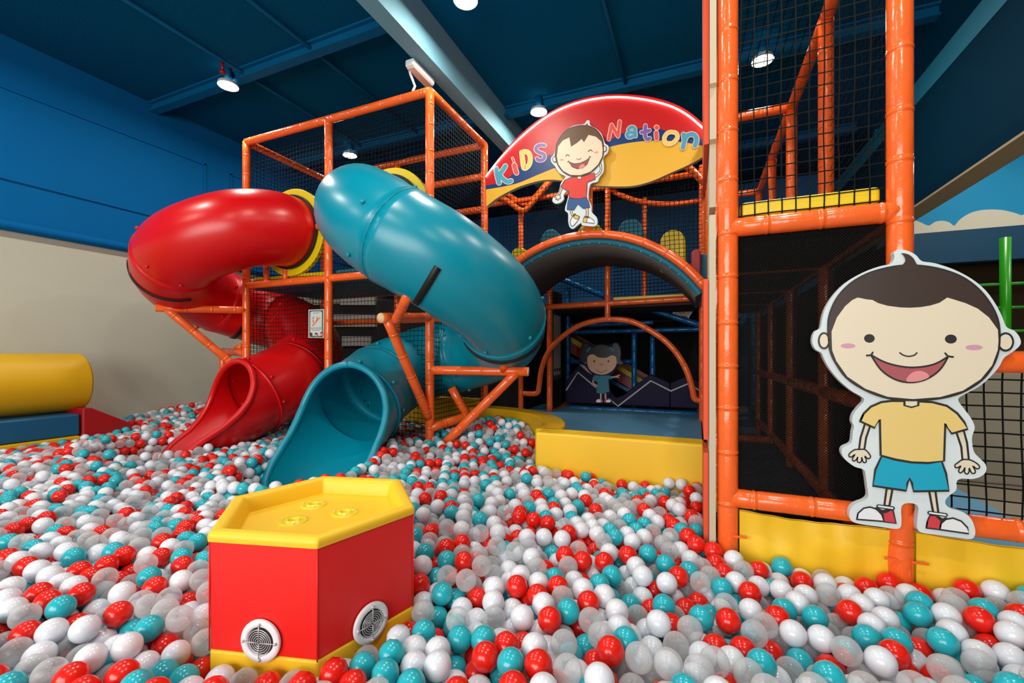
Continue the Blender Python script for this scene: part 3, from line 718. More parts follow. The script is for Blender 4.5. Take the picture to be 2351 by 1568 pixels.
letter([[(1918, 505), (1925, 560), (1912, 622)], [(1925, 560), (1945, 520), (1985, 502), (2022, 515), (2035, 555), (2020, 605)]], 36, M_lt[0])
A.build('sign_print', t, 'red, blue and yellow face lettered KiDS NatiOn')
b = MB(); led = catmull([(137, 885), (250, 740), (400, 580), (560, 440), (720, 325), (900, 240), (1100, 187), (1300, 168), (1500, 180), (1700, 218), (1850, 270), (1980, 350), (2112, 465)], 5)
b.sweep([P(ox_+x/sc_, oy_+y/sc_, Y=YS-.012) for x, y in led], .0075, 8); b.build('light_strip', emis('led_white', (255, 236, 224), 6), t, True, label='glowing white light strip')

SKIN = mat('print_skin', (246, 216, 186), .45); PINK = mat('print_blush', (232, 150, 150), .45); MOUTH = mat('print_mouth', (158, 62, 62), .45); TONG = mat('print_tongue', (232, 130, 130), .45)
# hanging boy cutout on the sign
YH = 4.33
t = thing('hanging_boy_cutout', P(1335, 520, Y=YH), 'smaller cutout board of a laughing cartoon boy in red shirt hung on the arched sign', 'cutout board')
out = [(800, 540), (765, 620), (752, 680), (728, 710), (727, 750), (760, 790), (800, 850), (855, 885), (815, 940), (800, 1000), (780, 1045), (745, 1070), (738, 1105), (765, 1125), (805, 1118), (840, 1085), (838, 1050), (862, 1020), (885, 1020), (870, 1100), (855, 1150), (852, 1190), (878, 1215), (880, 1290), (895, 1340), (925, 1352), (960, 1325), (995, 1300), (1010, 1322), (1110, 1330), (1140, 1308), (1135, 1250), (1090, 1200), (1090, 1150), (1062, 1080), (1078, 955), (1140, 930), (1160, 890), (1195, 840), (1200, 780), (1195, 710), (1235, 665), (1242, 610), (1210, 580), (1180, 500), (1130, 450), (1078, 420), (1070, 380), (1045, 380), (1020, 410), (930, 425), (860, 470)]
board('cutout_board', t, out, sc_, ox_, oy_, YH, .025, M_white, 4)
A = Art(YH, sc_, ox_, oy_)
lw = 6
A.poly([(830, 985), (805, 1050), (790, 1050), (812, 985)], SKIN, False, lw); A.poly([(790, 1048), (762, 1060), (756, 1072), (772, 1072), (768, 1092), (782, 1085), (788, 1100), (798, 1082), (812, 1082), (808, 1062), (803, 1048)], SKIN, True, lw, n=3)
A.poly([(1120, 870), (1150, 850), (1168, 815), (1158, 765), (1170, 755), (1182, 800), (1172, 850), (1128, 888)], SKIN, True, lw)
A.poly([(895, 1180), (910, 1180), (918, 1210), (935, 1232), (922, 1245), (903, 1215)], SKIN, True, lw); A.poly([(1035, 1165), (1055, 1165), (1060, 1200), (1056, 1240), (1040, 1240), (1042, 1200)], SKIN, True, lw)
A.poly([(925, 1240), (980, 1245), (950, 1300), (915, 1330), (897, 1300), (905, 1270)], M_wh, True, lw); A.poly([(940, 1225), (982, 1242), (960, 1268), (928, 1255)], M_sy, False, lw)
A.poly([(1012, 1290), (1040, 1255), (1080, 1255), (1112, 1280), (1115, 1305)], M_wh, False, lw); A.poly([(1020, 1250), (1052, 1252), (1045, 1295), (1012, 1292)], M_sy, False, lw)
A.stroke([(918, 1240), (942, 1218)], 9, M_ink); A.stroke([(1028, 1240), (1066, 1246)], 9, M_ink)
A.poly([(888, 1072), (930, 1082), (990, 1083), (1045, 1070), (1062, 1110), (1075, 1160), (1015, 1170), (965, 1130), (930, 1183), (868, 1180), (875, 1120)], mat('print_blue', (0, 76, 140), .45), False, lw)
A.poly([(812, 975), (850, 915), (905, 890), (960, 885), (1000, 885), (1115, 848), (1124, 905), (1050, 935), (1048, 1000), (1042, 1068), (985, 1082), (930, 1080), (888, 1070), (885, 1010), (868, 1010)], mat('print_red', (222, 42, 22), .45), False, lw)
A.poly([(960, 880), (998, 878), (995, 905), (965, 905)], SKIN, False, lw)
A.ell(757, 727, 17, 25, SKIN, lw); A.ell(1207, 633, 16, 25, SKIN, lw)
head = [(765, 700), (770, 620), (800, 540), (860, 470), (950, 430), (1050, 425), (1130, 460), (1180, 530), (1195, 610), (1190, 700), (1150, 780), (1080, 845), (990, 878), (900, 875), (830, 835), (785, 775)]
A.poly(head, mat('print_hair', (96, 62, 30), .45), True, 8)
A.poly([(778, 700), (790, 610), (830, 560), (890, 530), (905, 615), (960, 580), (1000, 545), (1022, 575), (1062, 508), (1130, 525), (1180, 570), (1190, 640), (1185, 700), (1148, 775), (1080, 838), (990, 870), (900, 868), (832, 830), (790, 770)], SKIN, False)
A.poly([(985, 430), (1030, 425), (1052, 402), (1058, 440), (1020, 450)], mat('print_hair', (96, 62, 30)), False)
A.stroke([(858, 700), (872, 687), (890, 697)], 8); A.stroke([(1060, 658), (1078, 643), (1097, 655)], 8); A.stroke([(955, 722), (975, 730), (996, 718)], 5)
A.ell(822, 732, 19, 8, PINK, rot=-.1); A.ell(1133, 664, 20, 8, PINK, rot=-.15)
A.poly([(885, 752), (930, 768), (990, 762), (1040, 738), (1075, 708), (1050, 770), (1010, 805), (960, 813), (915, 795)], MOUTH, False, 6)
A.poly([(978, 812), (985, 785), (1010, 770), (1030, 785), (1008, 806)], TONG, True); A.stroke([(874, 752), (888, 742)], 6); A.stroke([(1068, 700), (1084, 708)], 6)
A.build('print', t, 'printed laughing boy with brown hair, red shirt and blue shorts')

# ---------------------------------------------------------------- tall right frame
RF = thing('tall_climbing_frame', (.42, 3.2, .12), 'tall orange padded pole frame with black netting at the right, nearest the camera', 'play frame')
X5, X6, X7 = .124, .715, 1.42; YR = 2.116; RYS = (YR, 3.15, 4.18, 5.2, 6.2); ZL = CZ-.625; ZD = CZ+.545; ZTT = CZ+2.02; ZHI = ZC-.02
for x in (X5, X6):
    for i, y in enumerate(RYS):
        pole('post', RF, [(x, y, .12), (x, y, ZHI if i == 0 else ZTT)], .041, n=24 if i == 0 else 14)
pole('post', RF, [(X7, YR, .12), (X7, YR, CZ+.0)], .041, n=20)
pole('rail', RF, [(X5, YR, ZD), (X6, YR, ZD)], n=24); pole('rail', RF, [(X5, YR, ZL), (X6, YR, ZL)], n=24); pole('rail', RF, [(X6, YR, ZL), (X7, YR, ZL)], n=24); pole('rail', RF, [(X6, YR, CZ-.03), (X7, YR, CZ-.03)], n=24)
for i in range(4):
    for x in (X5, X6):
        for z in (ZTT, ZD, .30): pole('rail', RF, [(x, RYS[i], z), (x, RYS[i+1], z)], n=12)
    pole('rail', RF, [(X6, RYS[i], CZ-.23), (X6, RYS[i+1], CZ-.23)], n=12)
    y = RYS[i+1]
    for z in ((ZTT, ZD) if i in (1, 3) else (ZD,)): pole('rail', RF, [(X5, y, z), (X6, y, z)], n=12)
pole('rail', RF, [(X5, 5.2, CZ-.9), (X6, 5.2, CZ-.9)], n=12)
pole('rail', RF, [(X5, YR, CZ+2.75), (X6, YR, CZ+2.75)], n=12)
box('deck', X5+.03, X6-.03, YR+.05, 6.2, ZD-.03, ZD+.03, mat('deck_grey', (40, 40, 44), .8), RF, .008)
box('deck_pad', X5+.05, X6-.05, YR+.02, YR+.09, ZD+.045, ZD+.115, M_yel, RF, .018, label='yellow padded deck edge')
net('net_panel', RF, (X5, YR+.015), (X6, YR+.015), ZD, ZHI, M_n5); net('net_panel', RF, (X6+.01, YR), (X6+.01, 6.2), ZD, ZTT, M_n5)
net('net_panel', RF, (X5, YR), (X5, 6.2), ZD, ZTT, M_n5); hnet('net_roof', RF, X5, X6, YR, 6.2, ZTT, M_n5)
net('fine_mesh', RF, (X5, YR+.015), (X6, YR+.015), ZL, ZD, M_nf, label='fine black safety mesh'); net('fine_mesh', RF, (X6, YR+.03), (X6, 6.2), .15, ZD, M_nf, label='fine black safety mesh')
net('fine_mesh', RF, (X5, YR+.03), (X5, 6.2), .15, ZD, M_nf, label='fine black safety mesh')
net('net_panel', RF, (X6, YR), (X7, YR), ZL, CZ-.03, net_mat('net_thick', .048, .0058, wob=.18), label='coarse black net with thick cords')
box('floor_mat', X5, X6, YR+.04, 5.2, .12, CZ-.92, mat('tunnel_mat', (48, 66, 84), .7), RF)
for x0, x1 in ((X5+.045, X6-.035), (X6+.045, X7-.03)):
    # vinyl skirt panels, slightly slack
    vs = []; fs = []; nx, nz = 24, 10
    for yy in (0, .02):
        for j in range(nz+1):
            for i in range(nx+1):
                u = i/nx; v = j/nz; vs.append((x0+(x1-x0)*u, YR-.012+yy+.008*math.sin(v*9+u*2)*math.sin(u*7)+.004*math.sin(u*31), .14+(ZL-.05-.14)*v - .012*math.sin(math.pi*u)*v))
    S = (nx+1)*(nz+1)
    for j in range(nz):
        for i in range(nx):
            a = j*(nx+1)+i; fs += [(a, a+1, a+nx+2, a+nx+1), (a+S, a+S+nx+1, a+S+nx+2, a+S+1)]
    obj('skirt_panel', vs, fs, M_yv, RF, True, label='yellow vinyl skirt panel')
for (x, z) in ((X5+.05, ZL-.15), (X6-.03, ZL-.15), (X6+.05, ZL-.15)):
    b = MB(); b.box(x-.03, x+.02, YR-.046, YR-.04, z-.004, z+.004); b.build('cable_tie', M_or, RF)
# edge boards on the left flank of the frame
def sideboard(name, label, prof, x0, x1, m, edge_m=None):
    n = len(prof); vv = [(x0, y, z) for y, z in prof]+[(x1, y, z) for y, z in prof]
    ff = [tuple(range(n)), tuple(range(2*n-1, n-1, -1))]+[(i, i+n, (i+1) % n+n, (i+1) % n) for i in range(n)]
    o = obj(name, vv, ff, m); tag(o, label, 'panel'); return o
zz = lambda py, D=1.95: CZ+(HY-py)/1000*D
sideboard('edge_board', 'tall beige edged upper board on the left flank of the right frame', [(2.08, ZHI-.02), (2.08, zz(210)), (2.10, zz(215)), (2.10, zz(330)), (2.13, zz(335)), (2.15, zz(475)), (2.5, zz(475)), (2.7, ZHI-.02)], .052, .078, M_edge)
sideboard('edge_board', 'tall beige edged lower board on the left flank of the right frame', [(2.10, zz(500)), (2.09, zz(560)), (2.09, .20), (2.35, .20), (2.35, zz(560)), (2.25, zz(490))], .050, .076, M_edge)
sideboard('side_panel', 'orange foam panel beside the arched sign on the left flank of the right frame', [(2.14, ZHI-.02), (2.14, zz(330)), (2.75, zz(330)), (3.0, ZHI-.3)], .030, .050, M_orc)
sideboard('side_panel', 'tall narrow orange foam panel beside the doorway arch', [(2.14, zz(640)), (2.14, zz(1010)), (2.95, zz(1010)), (3.0, zz(700)), (2.8, zz(640))], .028, .048, M_orc)
sideboard('side_panel', 'lowest orange foam panel beside the long yellow pit wall', [(2.14, zz(1040)), (2.14, .2), (2.55, .2), (2.6, zz(1060))], .028, .048, M_orc)

# ---------------------------------------------------------------- big boy cutout
YBG = 2.035; sc_, ox_, oy_ = 2.1186, 1820, 540
t = thing('big_boy_cutout', P(2100, 1230, Y=YBG), 'big cutout board of a smiling cartoon boy in yellow shirt on the frame post', 'cutout board')
out = [(495, 108), (492, 85), (515, 69), (560, 76), (600, 97), (628, 126), (690, 136), (780, 165), (870, 212), (940, 270), (990, 340), (1020, 400), (1040, 447), (1078, 465), (1103, 495), (1109, 528), (1085, 556), (1050, 580), (1025, 600), (1000, 645), (950, 700), (900, 740), (840, 772), (804, 798), (830, 840), (862, 882), (882, 920), (884, 945), (872, 985), (880, 1050), (910, 1085), (938, 1115), (940, 1150), (912, 1175), (870, 1186), (820, 1184), (797, 1200), (795, 1240), (752, 1275), (742, 1305), (770, 1330), (830, 1348), (868, 1380), (887, 1430), (884, 1465), (862, 1478), (800, 1471), (700, 1457), (630, 1447), (606, 1425), (608, 1370), (612, 1330), (600, 1310), (570, 1303), (540, 1308), (527, 1330), (529, 1390), (524, 1420), (500, 1428), (420, 1418), (330, 1405), (287, 1390), (275, 1360), (285, 1325), (310, 1305), (350, 1290), (367, 1268), (362, 1220), (355, 1170), (345, 1140), (300, 1125), (255, 1090), (237, 1055), (247, 1030), (285, 1010), (292, 960), (298, 930), (288, 905), (296, 870), (320, 838), (348, 797), (290, 760), (230, 710), (180, 650), (152, 600), (140, 573), (112, 556), (96, 525), (98, 490), (112, 465), (135, 452), (145, 400), (162, 350), (200, 290), (260, 230), (340, 182), (420, 152), (478, 138)]
board('cutout_board', t, out, sc_, ox_, oy_, YBG, .03, M_white, 3)
A = Art(YBG, sc_, ox_, oy_)
SK2 = mat('print_skin_big', (226, 214, 190), .4); HAIR2 = mat('print_hair_dark', (62, 48, 44), .35); YS2 = mat('print_shirt', (228, 200, 122), .45); TQ = mat('print_shorts', (0, 164, 196), .45); CR = mat('print_crimson', (208, 60, 70), .45)
PB = mat('print_blush_big', (206, 150, 176), .45); MO2 = mat('print_mouth_big', (168, 84, 92), .45); TO2 = mat('print_tongue_big', (222, 142, 146), .45)
lw = 11
A.poly([(352, 915), (376, 930), (357, 985), (348, 1045), (322, 1045), (330, 985)], SK2, False, lw); A.poly([(796, 958), (832, 950), (848, 1010), (857, 1095), (826, 1095), (820, 1030)], SK2, False, lw)
A.poly([(322, 1042), (300, 1044), (276, 1062), (274, 1076), (286, 1078), (303, 1066), (290, 1088), (298, 1099), (312, 1088), (316, 1078), (314, 1100), (328, 1106), (336, 1094), (335, 1080), (343, 1104), (356, 1104), (357, 1090), (350, 1074), (366, 1087), (378, 1080), (374, 1066), (352, 1043)], SK2, True, 7, n=3)
A.poly([(826, 1092), (804, 1106), (789, 1118), (792, 1130), (804, 1130), (818, 1122), (807, 1144), (814, 1156), (828, 1148), (838, 1130), (836, 1152), (848, 1162), (858, 1150), (858, 1132), (870, 1156), (884, 1158), (888, 1146), (876, 1122), (894, 1136), (908, 1132), (906, 1120), (885, 1103), (858, 1092)], SK2, True, 7, n=3)
A.poly([(457, 1232), (485, 1236), (470, 1315), (446, 1312)], SK2, False, lw); A.poly([(664, 1245), (694, 1245), (708, 1348), (683, 1346)], SK2, False, lw)
A.poly([(437, 1342), (462, 1333), (488, 1338), (503, 1402), (444, 1394)], CR, False, 8); A.poly([(312, 1382), (318, 1352), (345, 1328), (375, 1322), (408, 1332), (434, 1360), (440, 1392)], M_wh, False, 8)
A.stroke([(408, 1330), (440, 1345), (470, 1335)], 16, M_ink); A.stroke([(416, 1318), (488, 1328)], 18, M_ink); A.stroke([(418, 1318), (486, 1328)], 8, M_wh)
A.poly([(650, 1424), (656, 1390), (668, 1362), (706, 1364), (722, 1388), (714, 1432)], CR, False, 8); A.poly([(716, 1432), (722, 1402), (745, 1382), (780, 1376), (820, 1391), (850, 1422), (857, 1452)], M_wh, False, 8)
A.stroke([(706, 1370), (728, 1385), (745, 1378)], 14, M_ink); A.stroke([(664, 1350), (746, 1361)], 18, M_ink); A.stroke([(666, 1350), (744, 1361)], 8, M_wh)
A.poly([(434, 1072), (500, 1092), (580, 1105), (660, 1108), (724, 1098), (746, 1160), (760, 1243), (588, 1246), (580, 1205), (569, 1183), (558, 1205), (552, 1243), (390, 1219), (402, 1140)], TQ, False, lw)
A.poly([(328, 905), (345, 868), (380, 834), (430, 812), (480, 806), (540, 806), (615, 808), (680, 812), (750, 830), (800, 866), (835, 910), (851, 943), (774, 965), (742, 916), (736, 1098), (660, 1108), (580, 1105), (500, 1091), (428, 1070), (424, 896), (398, 937)], YS2, False, lw)
A.poly([(538, 806), (538, 830), (578, 841), (616, 830), (617, 806)], M_ink, False); A.poly([(549, 806), (549, 826), (578, 833), (605, 826), (606, 806)], SK2, False)
A.ell(152, 513, 25, 37, SK2, 9); A.ell(1036, 519, 36, 42, SK2, 10)
hd = [(176, 515), (172, 455), (178, 390), (212, 310), (272, 242), (350, 193), (440, 163), (540, 147), (640, 150), (740, 170), (830, 206), (905, 262), (960, 330), (995, 400), (1007, 470), (1002, 560), (975, 635), (920, 705), (830, 762), (720, 793), (585, 803), (460, 792), (350, 752), (260, 692), (205, 615), (182, 560)]
A.poly(hd, HAIR2, True, 9)
A.poly([(500, 160), (535, 142), (548, 122), (540, 100), (528, 88), (560, 92), (585, 110), (600, 135), (610, 160), (560, 175)], HAIR2, True)
A.poly([(190, 515), (189, 468), (215, 400), (255, 345), (290, 315), (316, 303), (360, 312), (388, 315), (415, 330), (460, 343), (520, 351), (570, 353), (620, 350), (670, 342), (715, 328), (752, 303), (840, 330), (900, 357), (955, 400), (998, 460), (1001, 515), (997, 560), (970, 633), (915, 700), (828, 756), (718, 787), (585, 797), (462, 786), (354, 747), (266, 688), (212, 612), (192, 560)], SK2, False)
A.ell(373, 502, 26, 21, M_ink); A.ell(769, 505, 29, 22, M_ink); A.ell(269, 538, 36, 12, PB); A.ell(882, 546, 42, 13, PB)
A.stroke([(521, 572), (540, 584), (565, 589), (590, 584), (604, 572)], 7)
A.poly(catmull([(380, 582), (460, 622), (570, 643), (680, 630), (757, 590)], 6)+catmull([(757, 590), (715, 655), (650, 700), (575, 716), (500, 702), (430, 655), (380, 582)], 6), MO2, False, 9)
A.poly([(553, 710), (565, 682), (590, 664), (620, 660), (648, 668), (664, 688), (640, 702), (600, 712)], TO2, True)
A.stroke([(360, 585), (380, 583), (389, 570)], 9); A.stroke([(742, 574), (756, 588), (780, 592)], 9)
A.build('print', t, 'printed smiling boy with dark hair, yellow shirt and blue shorts')

# ---------------------------------------------------------------- platform, pit walls, mountains, girl
fp = [(.045, 3.2), (.045, 6.6), (-2.3, 6.6), (-2.3, 4.25)]+[(-2.15+1.1*math.cos(R(94-94*k/16)), 3.15+1.1*math.sin(R(94-94*k/16))) for k in range(17)]+[(-1.05, 3.1)]
nf = len(fp)
tag(obj('platform_floor', [(x, y, CZ-.80) for x, y in fp]+[(x, y, .12) for x, y in fp], [tuple(range(nf)), tuple(range(2*nf-1, nf-1, -1))]+[(i, i+nf, (i+1) % nf+nf, (i+1) % nf) for i in range(nf)], M_mat), 'light blue padded platform floor beyond the long yellow pit wall', 'floor mat')
tag(box('passage_mat', -.0, 2.0, 6.3, 8.0, .12, .2, M_mat), 'blue mat in the passage behind the right frame', 'floor mat')
tag(obj('blue_floor_mat', [P(2120, 1080, Z=-.95), P(2400, 1230, Z=-.95), P(2351, 1330, Z=-.95), P(2080, 1250, Z=-.95)]+[(*P(x, y, Z=-.95)[:2], .12) for x, y in ((2120, 1080), (2400, 1230), (2351, 1330), (2080, 1250))],
    [(0, 1, 2, 3), (7, 6, 5, 4), (0, 4, 5, 1), (1, 5, 6, 2), (2, 6, 7, 3), (3, 7, 4, 0)], M_mat), 'blue floor mat corner seen through the coarse net at the right', 'floor mat')
tag(box('pit_wall', -1.09, .045, 3.0, 3.2, .12, CZ-.573, M_yv, bev=.018), 'long straight yellow padded pit wall in front of the platform', 'padded wall')
vs = []; fs = []; n = 30; c0 = (-2.15, 3.15)
for k in range(n+1):
    a = R(97-97*k/n+0); 
    for rr, z in ((1.0, .12), (1.0, CZ-.573), (1.2, CZ-.573), (1.2, .12)): vs.append((c0[0]+rr*math.cos(a), c0[1]+rr*math.sin(a)*1.0, z))
for k in range(n):
    for j in range(4): fs.append((4*k+j, 4*k+4+j, 4*k+4+(j+1) % 4, 4*k+(j+1) % 4))
fs += [(0, 1, 2, 3), (4*n+3, 4*n+2, 4*n+1, 4*n)]
o = obj('curved_pit_wall', vs, fs, M_yv2, smooth=False); bevel(o, .02); tag(o, 'curved yellow padded pit wall between the tower and the platform', 'padded wall')

sc_, ox_, oy_ = 3.733, 1150, 540; YM2 = 6.35
mt = [(560, 1250), (600, 1190), (670, 1108), (700, 1110), (820, 1190), (900, 1290), (985, 1395), (1050, 1370), (1150, 1290), (1280, 1190), (1450, 1265), (1600, 1205), (1680, 1240), (1790, 1310), (1850, 1330)]
zb2 = CZ-.80
t = thing('mountain_panel', (-1.0, YM2, zb2), 'dark purple padded mountain panel with white zigzag line at the back of the platform', 'padded panel')
for (lo, hi, nm) in ((0, 10, 'left'), (10, 15, 'right')):
    seg = mt[lo:hi+1] if hi < 15 else mt[lo:]
    pl = [P(ox_+x/sc_, oy_+y/sc_, Y=YM2) for x, y in seg]
    pl = pl+[(pl[-1][0], YM2, zb2+.06), (pl[0][0], YM2, zb2+.06)]; k = len(pl)
    vv = pl+[(p[0], YM2+.08, p[2]) for p in pl]
    ff = [tuple(range(k)), tuple(range(2*k-1, k-1, -1))]+[(i, i+k, (i+1) % k+k, (i+1) % k) for i in range(k)]
    bevel(obj('foam_panel', vv, ff, M_purple, t), .015)
A = Art(YM2-.004, sc_, ox_, oy_, .0003)
M_zz = mat('zigzag_white', (176, 176, 176), .5)
A.stroke([(562, 1325), (660, 1175), (830, 1318), (1003, 1465), (1285, 1248), (1457, 1335), (1610, 1270), (1760, 1370)], 13, M_zz, False)
A.poly([(672, 1108), (715, 1112), (785, 1200), (740, 1170)], M_zz, False)
A.build('zigzag_print', t, 'white zigzag line')
t = thing('blue_pole_frame', (-1.0, 6.9, zb2), 'blue padded pole frame behind the purple mountains', 'play frame')
Yb = 6.8
for pix in ([(1304, 660), (1304, 880)], [(1456, 765), (1456, 900)], [(1498, 770), (1498, 900)]): prail([(pix[0][0], pix[0][1]), (pix[1][0], 935)], Yb, .04, M_blue, 'post', parent=t)
for pix in ([(1310, 763), (1640, 755)], [(1304, 830), (1456, 830)], [(1304, 748), (1500, 740)]): prail(pix, Yb+.05, .035, M_blue, 'rail', parent=t)
prail([(1285, 638), (1391, 680)], Yb-.4, .05, M_blue, 'sloping_rail', parent=t); prail([(1498, 712), (1625, 752)], Yb-.2, .04, M_blue, 'sloping_rail', parent=t)
prail([(1303, 936), (1465, 944), (1640, 955)], YM2-.06, .04, M_blue, 'floor_rail', parent=t, sm=2)
pole('post', t, [P(1732, 945, Y=6.5), P(1732, 675, Y=6.5)], .045, M_blue); pole('rail', t, [P(1700, 752, Y=6.5), P(1732, 675, Y=6.5)], .04, M_blue)
# roller slide in red and yellow behind
t = thing('sloping_roller_slide', P(1400, 860, Y=7.2), 'red sided yellow lane slide sloping down behind the girl cutout', 'slide')
def lane(p0, p1, h0, h1, Y, m, nm, th=.05):
    pl = [P(p0[0], p0[1]-h0, Y=Y), P(p1[0], p1[1]-h0, Y=Y), P(p1[0], p1[1]+h1, Y=Y), P(p0[0], p0[1]+h1, Y=Y)]
    vv = pl+[(p[0], Y+th, p[2]) for p in pl]; obj(nm, vv, [(0, 1, 2, 3), (7, 6, 5, 4), (0, 4, 5, 1), (1, 5, 6, 2), (2, 6, 7, 3), (3, 7, 4, 0)], m, t)
M_rs = mat('slide_red', (150, 14, 20), .3)
lane((1308, 778), (1480, 880), 6, 6, 7.25, M_yel, 'slide_lane', .5); lane((1308, 764), (1490, 868), 5, 10, 7.75, M_rs, 'side_rail'); lane((1308, 795), (1470, 892), 10, 14, 7.2, M_rs, 'side_rail')
lane((1308, 822), (1450, 900), 4, 5, 7.15, M_blue, 'edge_tube')
# dark wall of the far play area
tag(box('dark_net_wall', -4.7, .0, 8.4, 8.45, .12, CZ+.62, M_dark), 'black mesh wall closing the far end of the lower play area', 'net wall')
tag(box('black_net_wall', -6.2, -2.3, 5.70, 5.74, .12, CZ+.86, M_dark), 'black mesh wall behind the lower level of the slide tower', 'net wall')
tag(box('upper_blue_wall', -6.2, 2.0, 8.5, 8.55, CZ+.62, ZC-.2, mat('far_blue', (0, 96, 156), .7)), 'dark blue wall far behind the bridge', 'wall panel')
tag(box('dark_side_wall', -2.3, -2.25, 5.8, 8.4, .12, CZ+.6, M_dark), 'black mesh side wall behind the curved pit wall', 'net wall')
tag(box('dark_side_wall', .80, .82, 2.4, 8.4, .12, CZ+.5, mat('brown_black', (30, 22, 18), .9)), 'dark mesh side wall inside the tall right frame', 'net wall')
tag(box('far_deck', -4.7, .05, 5.75, 8.3, CZ+.60, CZ+.655, mat('deck_dark', (60, 30, 20), .8)), 'dark deck of the upper play level beyond the bridge', 'deck')
M_pale = mat('pale_blind', (150, 150, 146), .8)
for (x0, y0, x1, y1, l) in ((780, 680, 860, 700, 'upper'), (765, 722, 862, 750, 'middle'), (785, 772, 850, 795, 'lower')):
    tag(flat('pale_panel', rect(x0, y0, x1, y1), 5.66, M_pale, th=.042), '%s pale grey panel seen through the tower netting' % l, 'panel')
# girl cutout
YG = 6.22
t = thing('girl_cutout', P(1385, 925, Y=YG), 'cutout board of a smiling cartoon girl with two pigtails and blue dress by the mountains', 'cutout board')
out = [(700, 930), (740, 920), (790, 940), (860, 932), (930, 940), (970, 920), (1010, 930), (1030, 970), (1025, 1040), (1050, 1095), (1020, 1112), (1000, 1130), (960, 1190), (940, 1210), (985, 1195), (1025, 1190), (1020, 1215), (960, 1235), (930, 1250), (935, 1350), (915, 1400), (945, 1430), (815, 1435), (820, 1400), (845, 1380), (815, 1350), (818, 1300), (785, 1270), (780, 1230), (800, 1200), (750, 1160), (720, 1110), (680, 1100), (660, 1080), (690, 1040), (682, 980)]
M_gd = mat('girl_hair', (14, 12, 20), .4); M_gs = mat('girl_skin', (214, 166, 134), .5); M_gt = mat('girl_dress', (0, 112, 134), .5)
board('cutout_board', t, out, sc_, ox_, oy_, YG, .02, M_purple, 3)
A = Art(YG, sc_, ox_, oy_, .0003)
A.poly([(850, 1355), (862, 1355), (862, 1410), (850, 1410)], M_gs, False); A.poly([(888, 1355), (900, 1355), (905, 1410), (893, 1410)], M_gs, False)
A.poly([(818, 1430), (822, 1412), (840, 1405), (858, 1418), (858, 1432)], M_wh); A.poly([(940, 1430), (935, 1412), (918, 1408), (900, 1418), (900, 1432)], M_wh); A.poly([(856, 1412), (872, 1412), (872, 1432), (858, 1432)], CR, False); A.poly([(888, 1412), (902, 1412), (902, 1432), (888, 1432)], CR, False)
A.stroke([(795, 1240), (790, 1265), (825, 1295)], 11, M_gs); A.stroke([(945, 1218), (985, 1212), (1015, 1200)], 11, M_gs); A.stroke([(990, 1215), (1012, 1222)], 7, M_gs); A.ell(828, 1290, 14, 9, M_gs)
A.poly([(800, 1200), (862, 1203), (925, 1200), (948, 1210), (945, 1235), (920, 1230), (930, 1340), (870, 1358), (818, 1350), (830, 1260), (800, 1245), (782, 1230)], M_gt, False)
A.ell(728, 1085, 9, 14, M_gs); A.ell(998, 1085, 9, 14, M_gs)
A.ell(722, 1010, 42, 82, M_gd, rot=.1); A.ell(990, 1000, 36, 76, M_gd, rot=-.15); A.poly([(1000, 1040), (1030, 1080), (1048, 1100), (1010, 1105), (985, 1060)], M_gd)
A.ell(863, 1070, 135, 128, M_gd); A.poly([(742, 1100), (745, 1040), (790, 1020), (830, 1045), (900, 1050), (950, 1030), (985, 1045), (990, 1100), (965, 1150), (915, 1185), (862, 1195), (805, 1182), (760, 1150)], M_gs)
A.ell(800, 1080, 9, 9, M_ink); A.ell(922, 1080, 8, 8, M_ink); A.ell(767, 1096, 14, 5, PINK); A.ell(955, 1096, 13, 5, PINK)
A.stroke([(850, 1104), (862, 1110), (876, 1103)], 4); A.stroke([(815, 1152), (840, 1170), (865, 1175), (890, 1168), (910, 1152)], 4)
A.stroke([(740, 995), (765, 965)], 16, M_gt); A.stroke([(940, 965), (965, 990)], 16, M_gt)
A.build('print', t, 'printed girl with black pigtails')
# small far cutout face above the deck rail
YK = 6.7
t = thing('far_boy_cutout', P(1563, 730, Y=YK), 'small far cutout face hanging under the deck rail, above the blue sloping rail', 'cutout board')
board('cutout_board', t, [(1468, 640), (1480, 690), (1510, 720), (1545, 725), (1600, 720), (1620, 690), (1645, 650), (1630, 630), (1550, 620), (1480, 625)], sc_, ox_, oy_, YK, .02, M_white, 3)
A = Art(YK, sc_, ox_, oy_, .0003); A.ell(1557, 655, 70, 42, M_gs); A.poly([(1485, 650), (1500, 600), (1557, 590), (1615, 605), (1628, 650), (1600, 630), (1520, 630)], M_gd); A.stroke([(1530, 660), (1548, 672), (1575, 656)], 5)
A.poly([(1520, 697), (1557, 690), (1595, 697), (1600, 718), (1515, 715)], mat('print_maroon', (80, 20, 40)), True); A.build('print', t)

# ---------------------------------------------------------------- foam blocks by the left wall
b = MB(); cyl = []
b.sweep([(-5.84, -3.0, CZ-.287), (-5.84, 2.38, CZ-.287)], .29, 64)
o = b.build('foam_cylinder', M_yv2, smooth=True); bevel(o, .02, 4); tag(o, 'long yellow vinyl foam roll lying on the blue block by the left wall', 'foam roll')
tag(box('foam_block', XL+.01, -5.52, -3.0, 2.26, CZ-.79, CZ-.583, M_bv, bev=.02), 'long dark blue vinyl foam block under the yellow roll', 'foam block')
hump((1598, 588), 22, 12, 4.8, mat('hump_red', (150, 10, 20), .5), 'small dark red foam hump at the far right end of the bridge') if True else None
tag(box('foam_slab', XL+.01, -5.50, -3.0, 2.25, .12, CZ-.793, M_yv2, bev=.01), 'yellow foam base layer beneath the blue block', 'foam block')
pr = [(2.27, CZ-.535), (2.34, CZ-.535), (3.05, .17), (2.27, .17)]
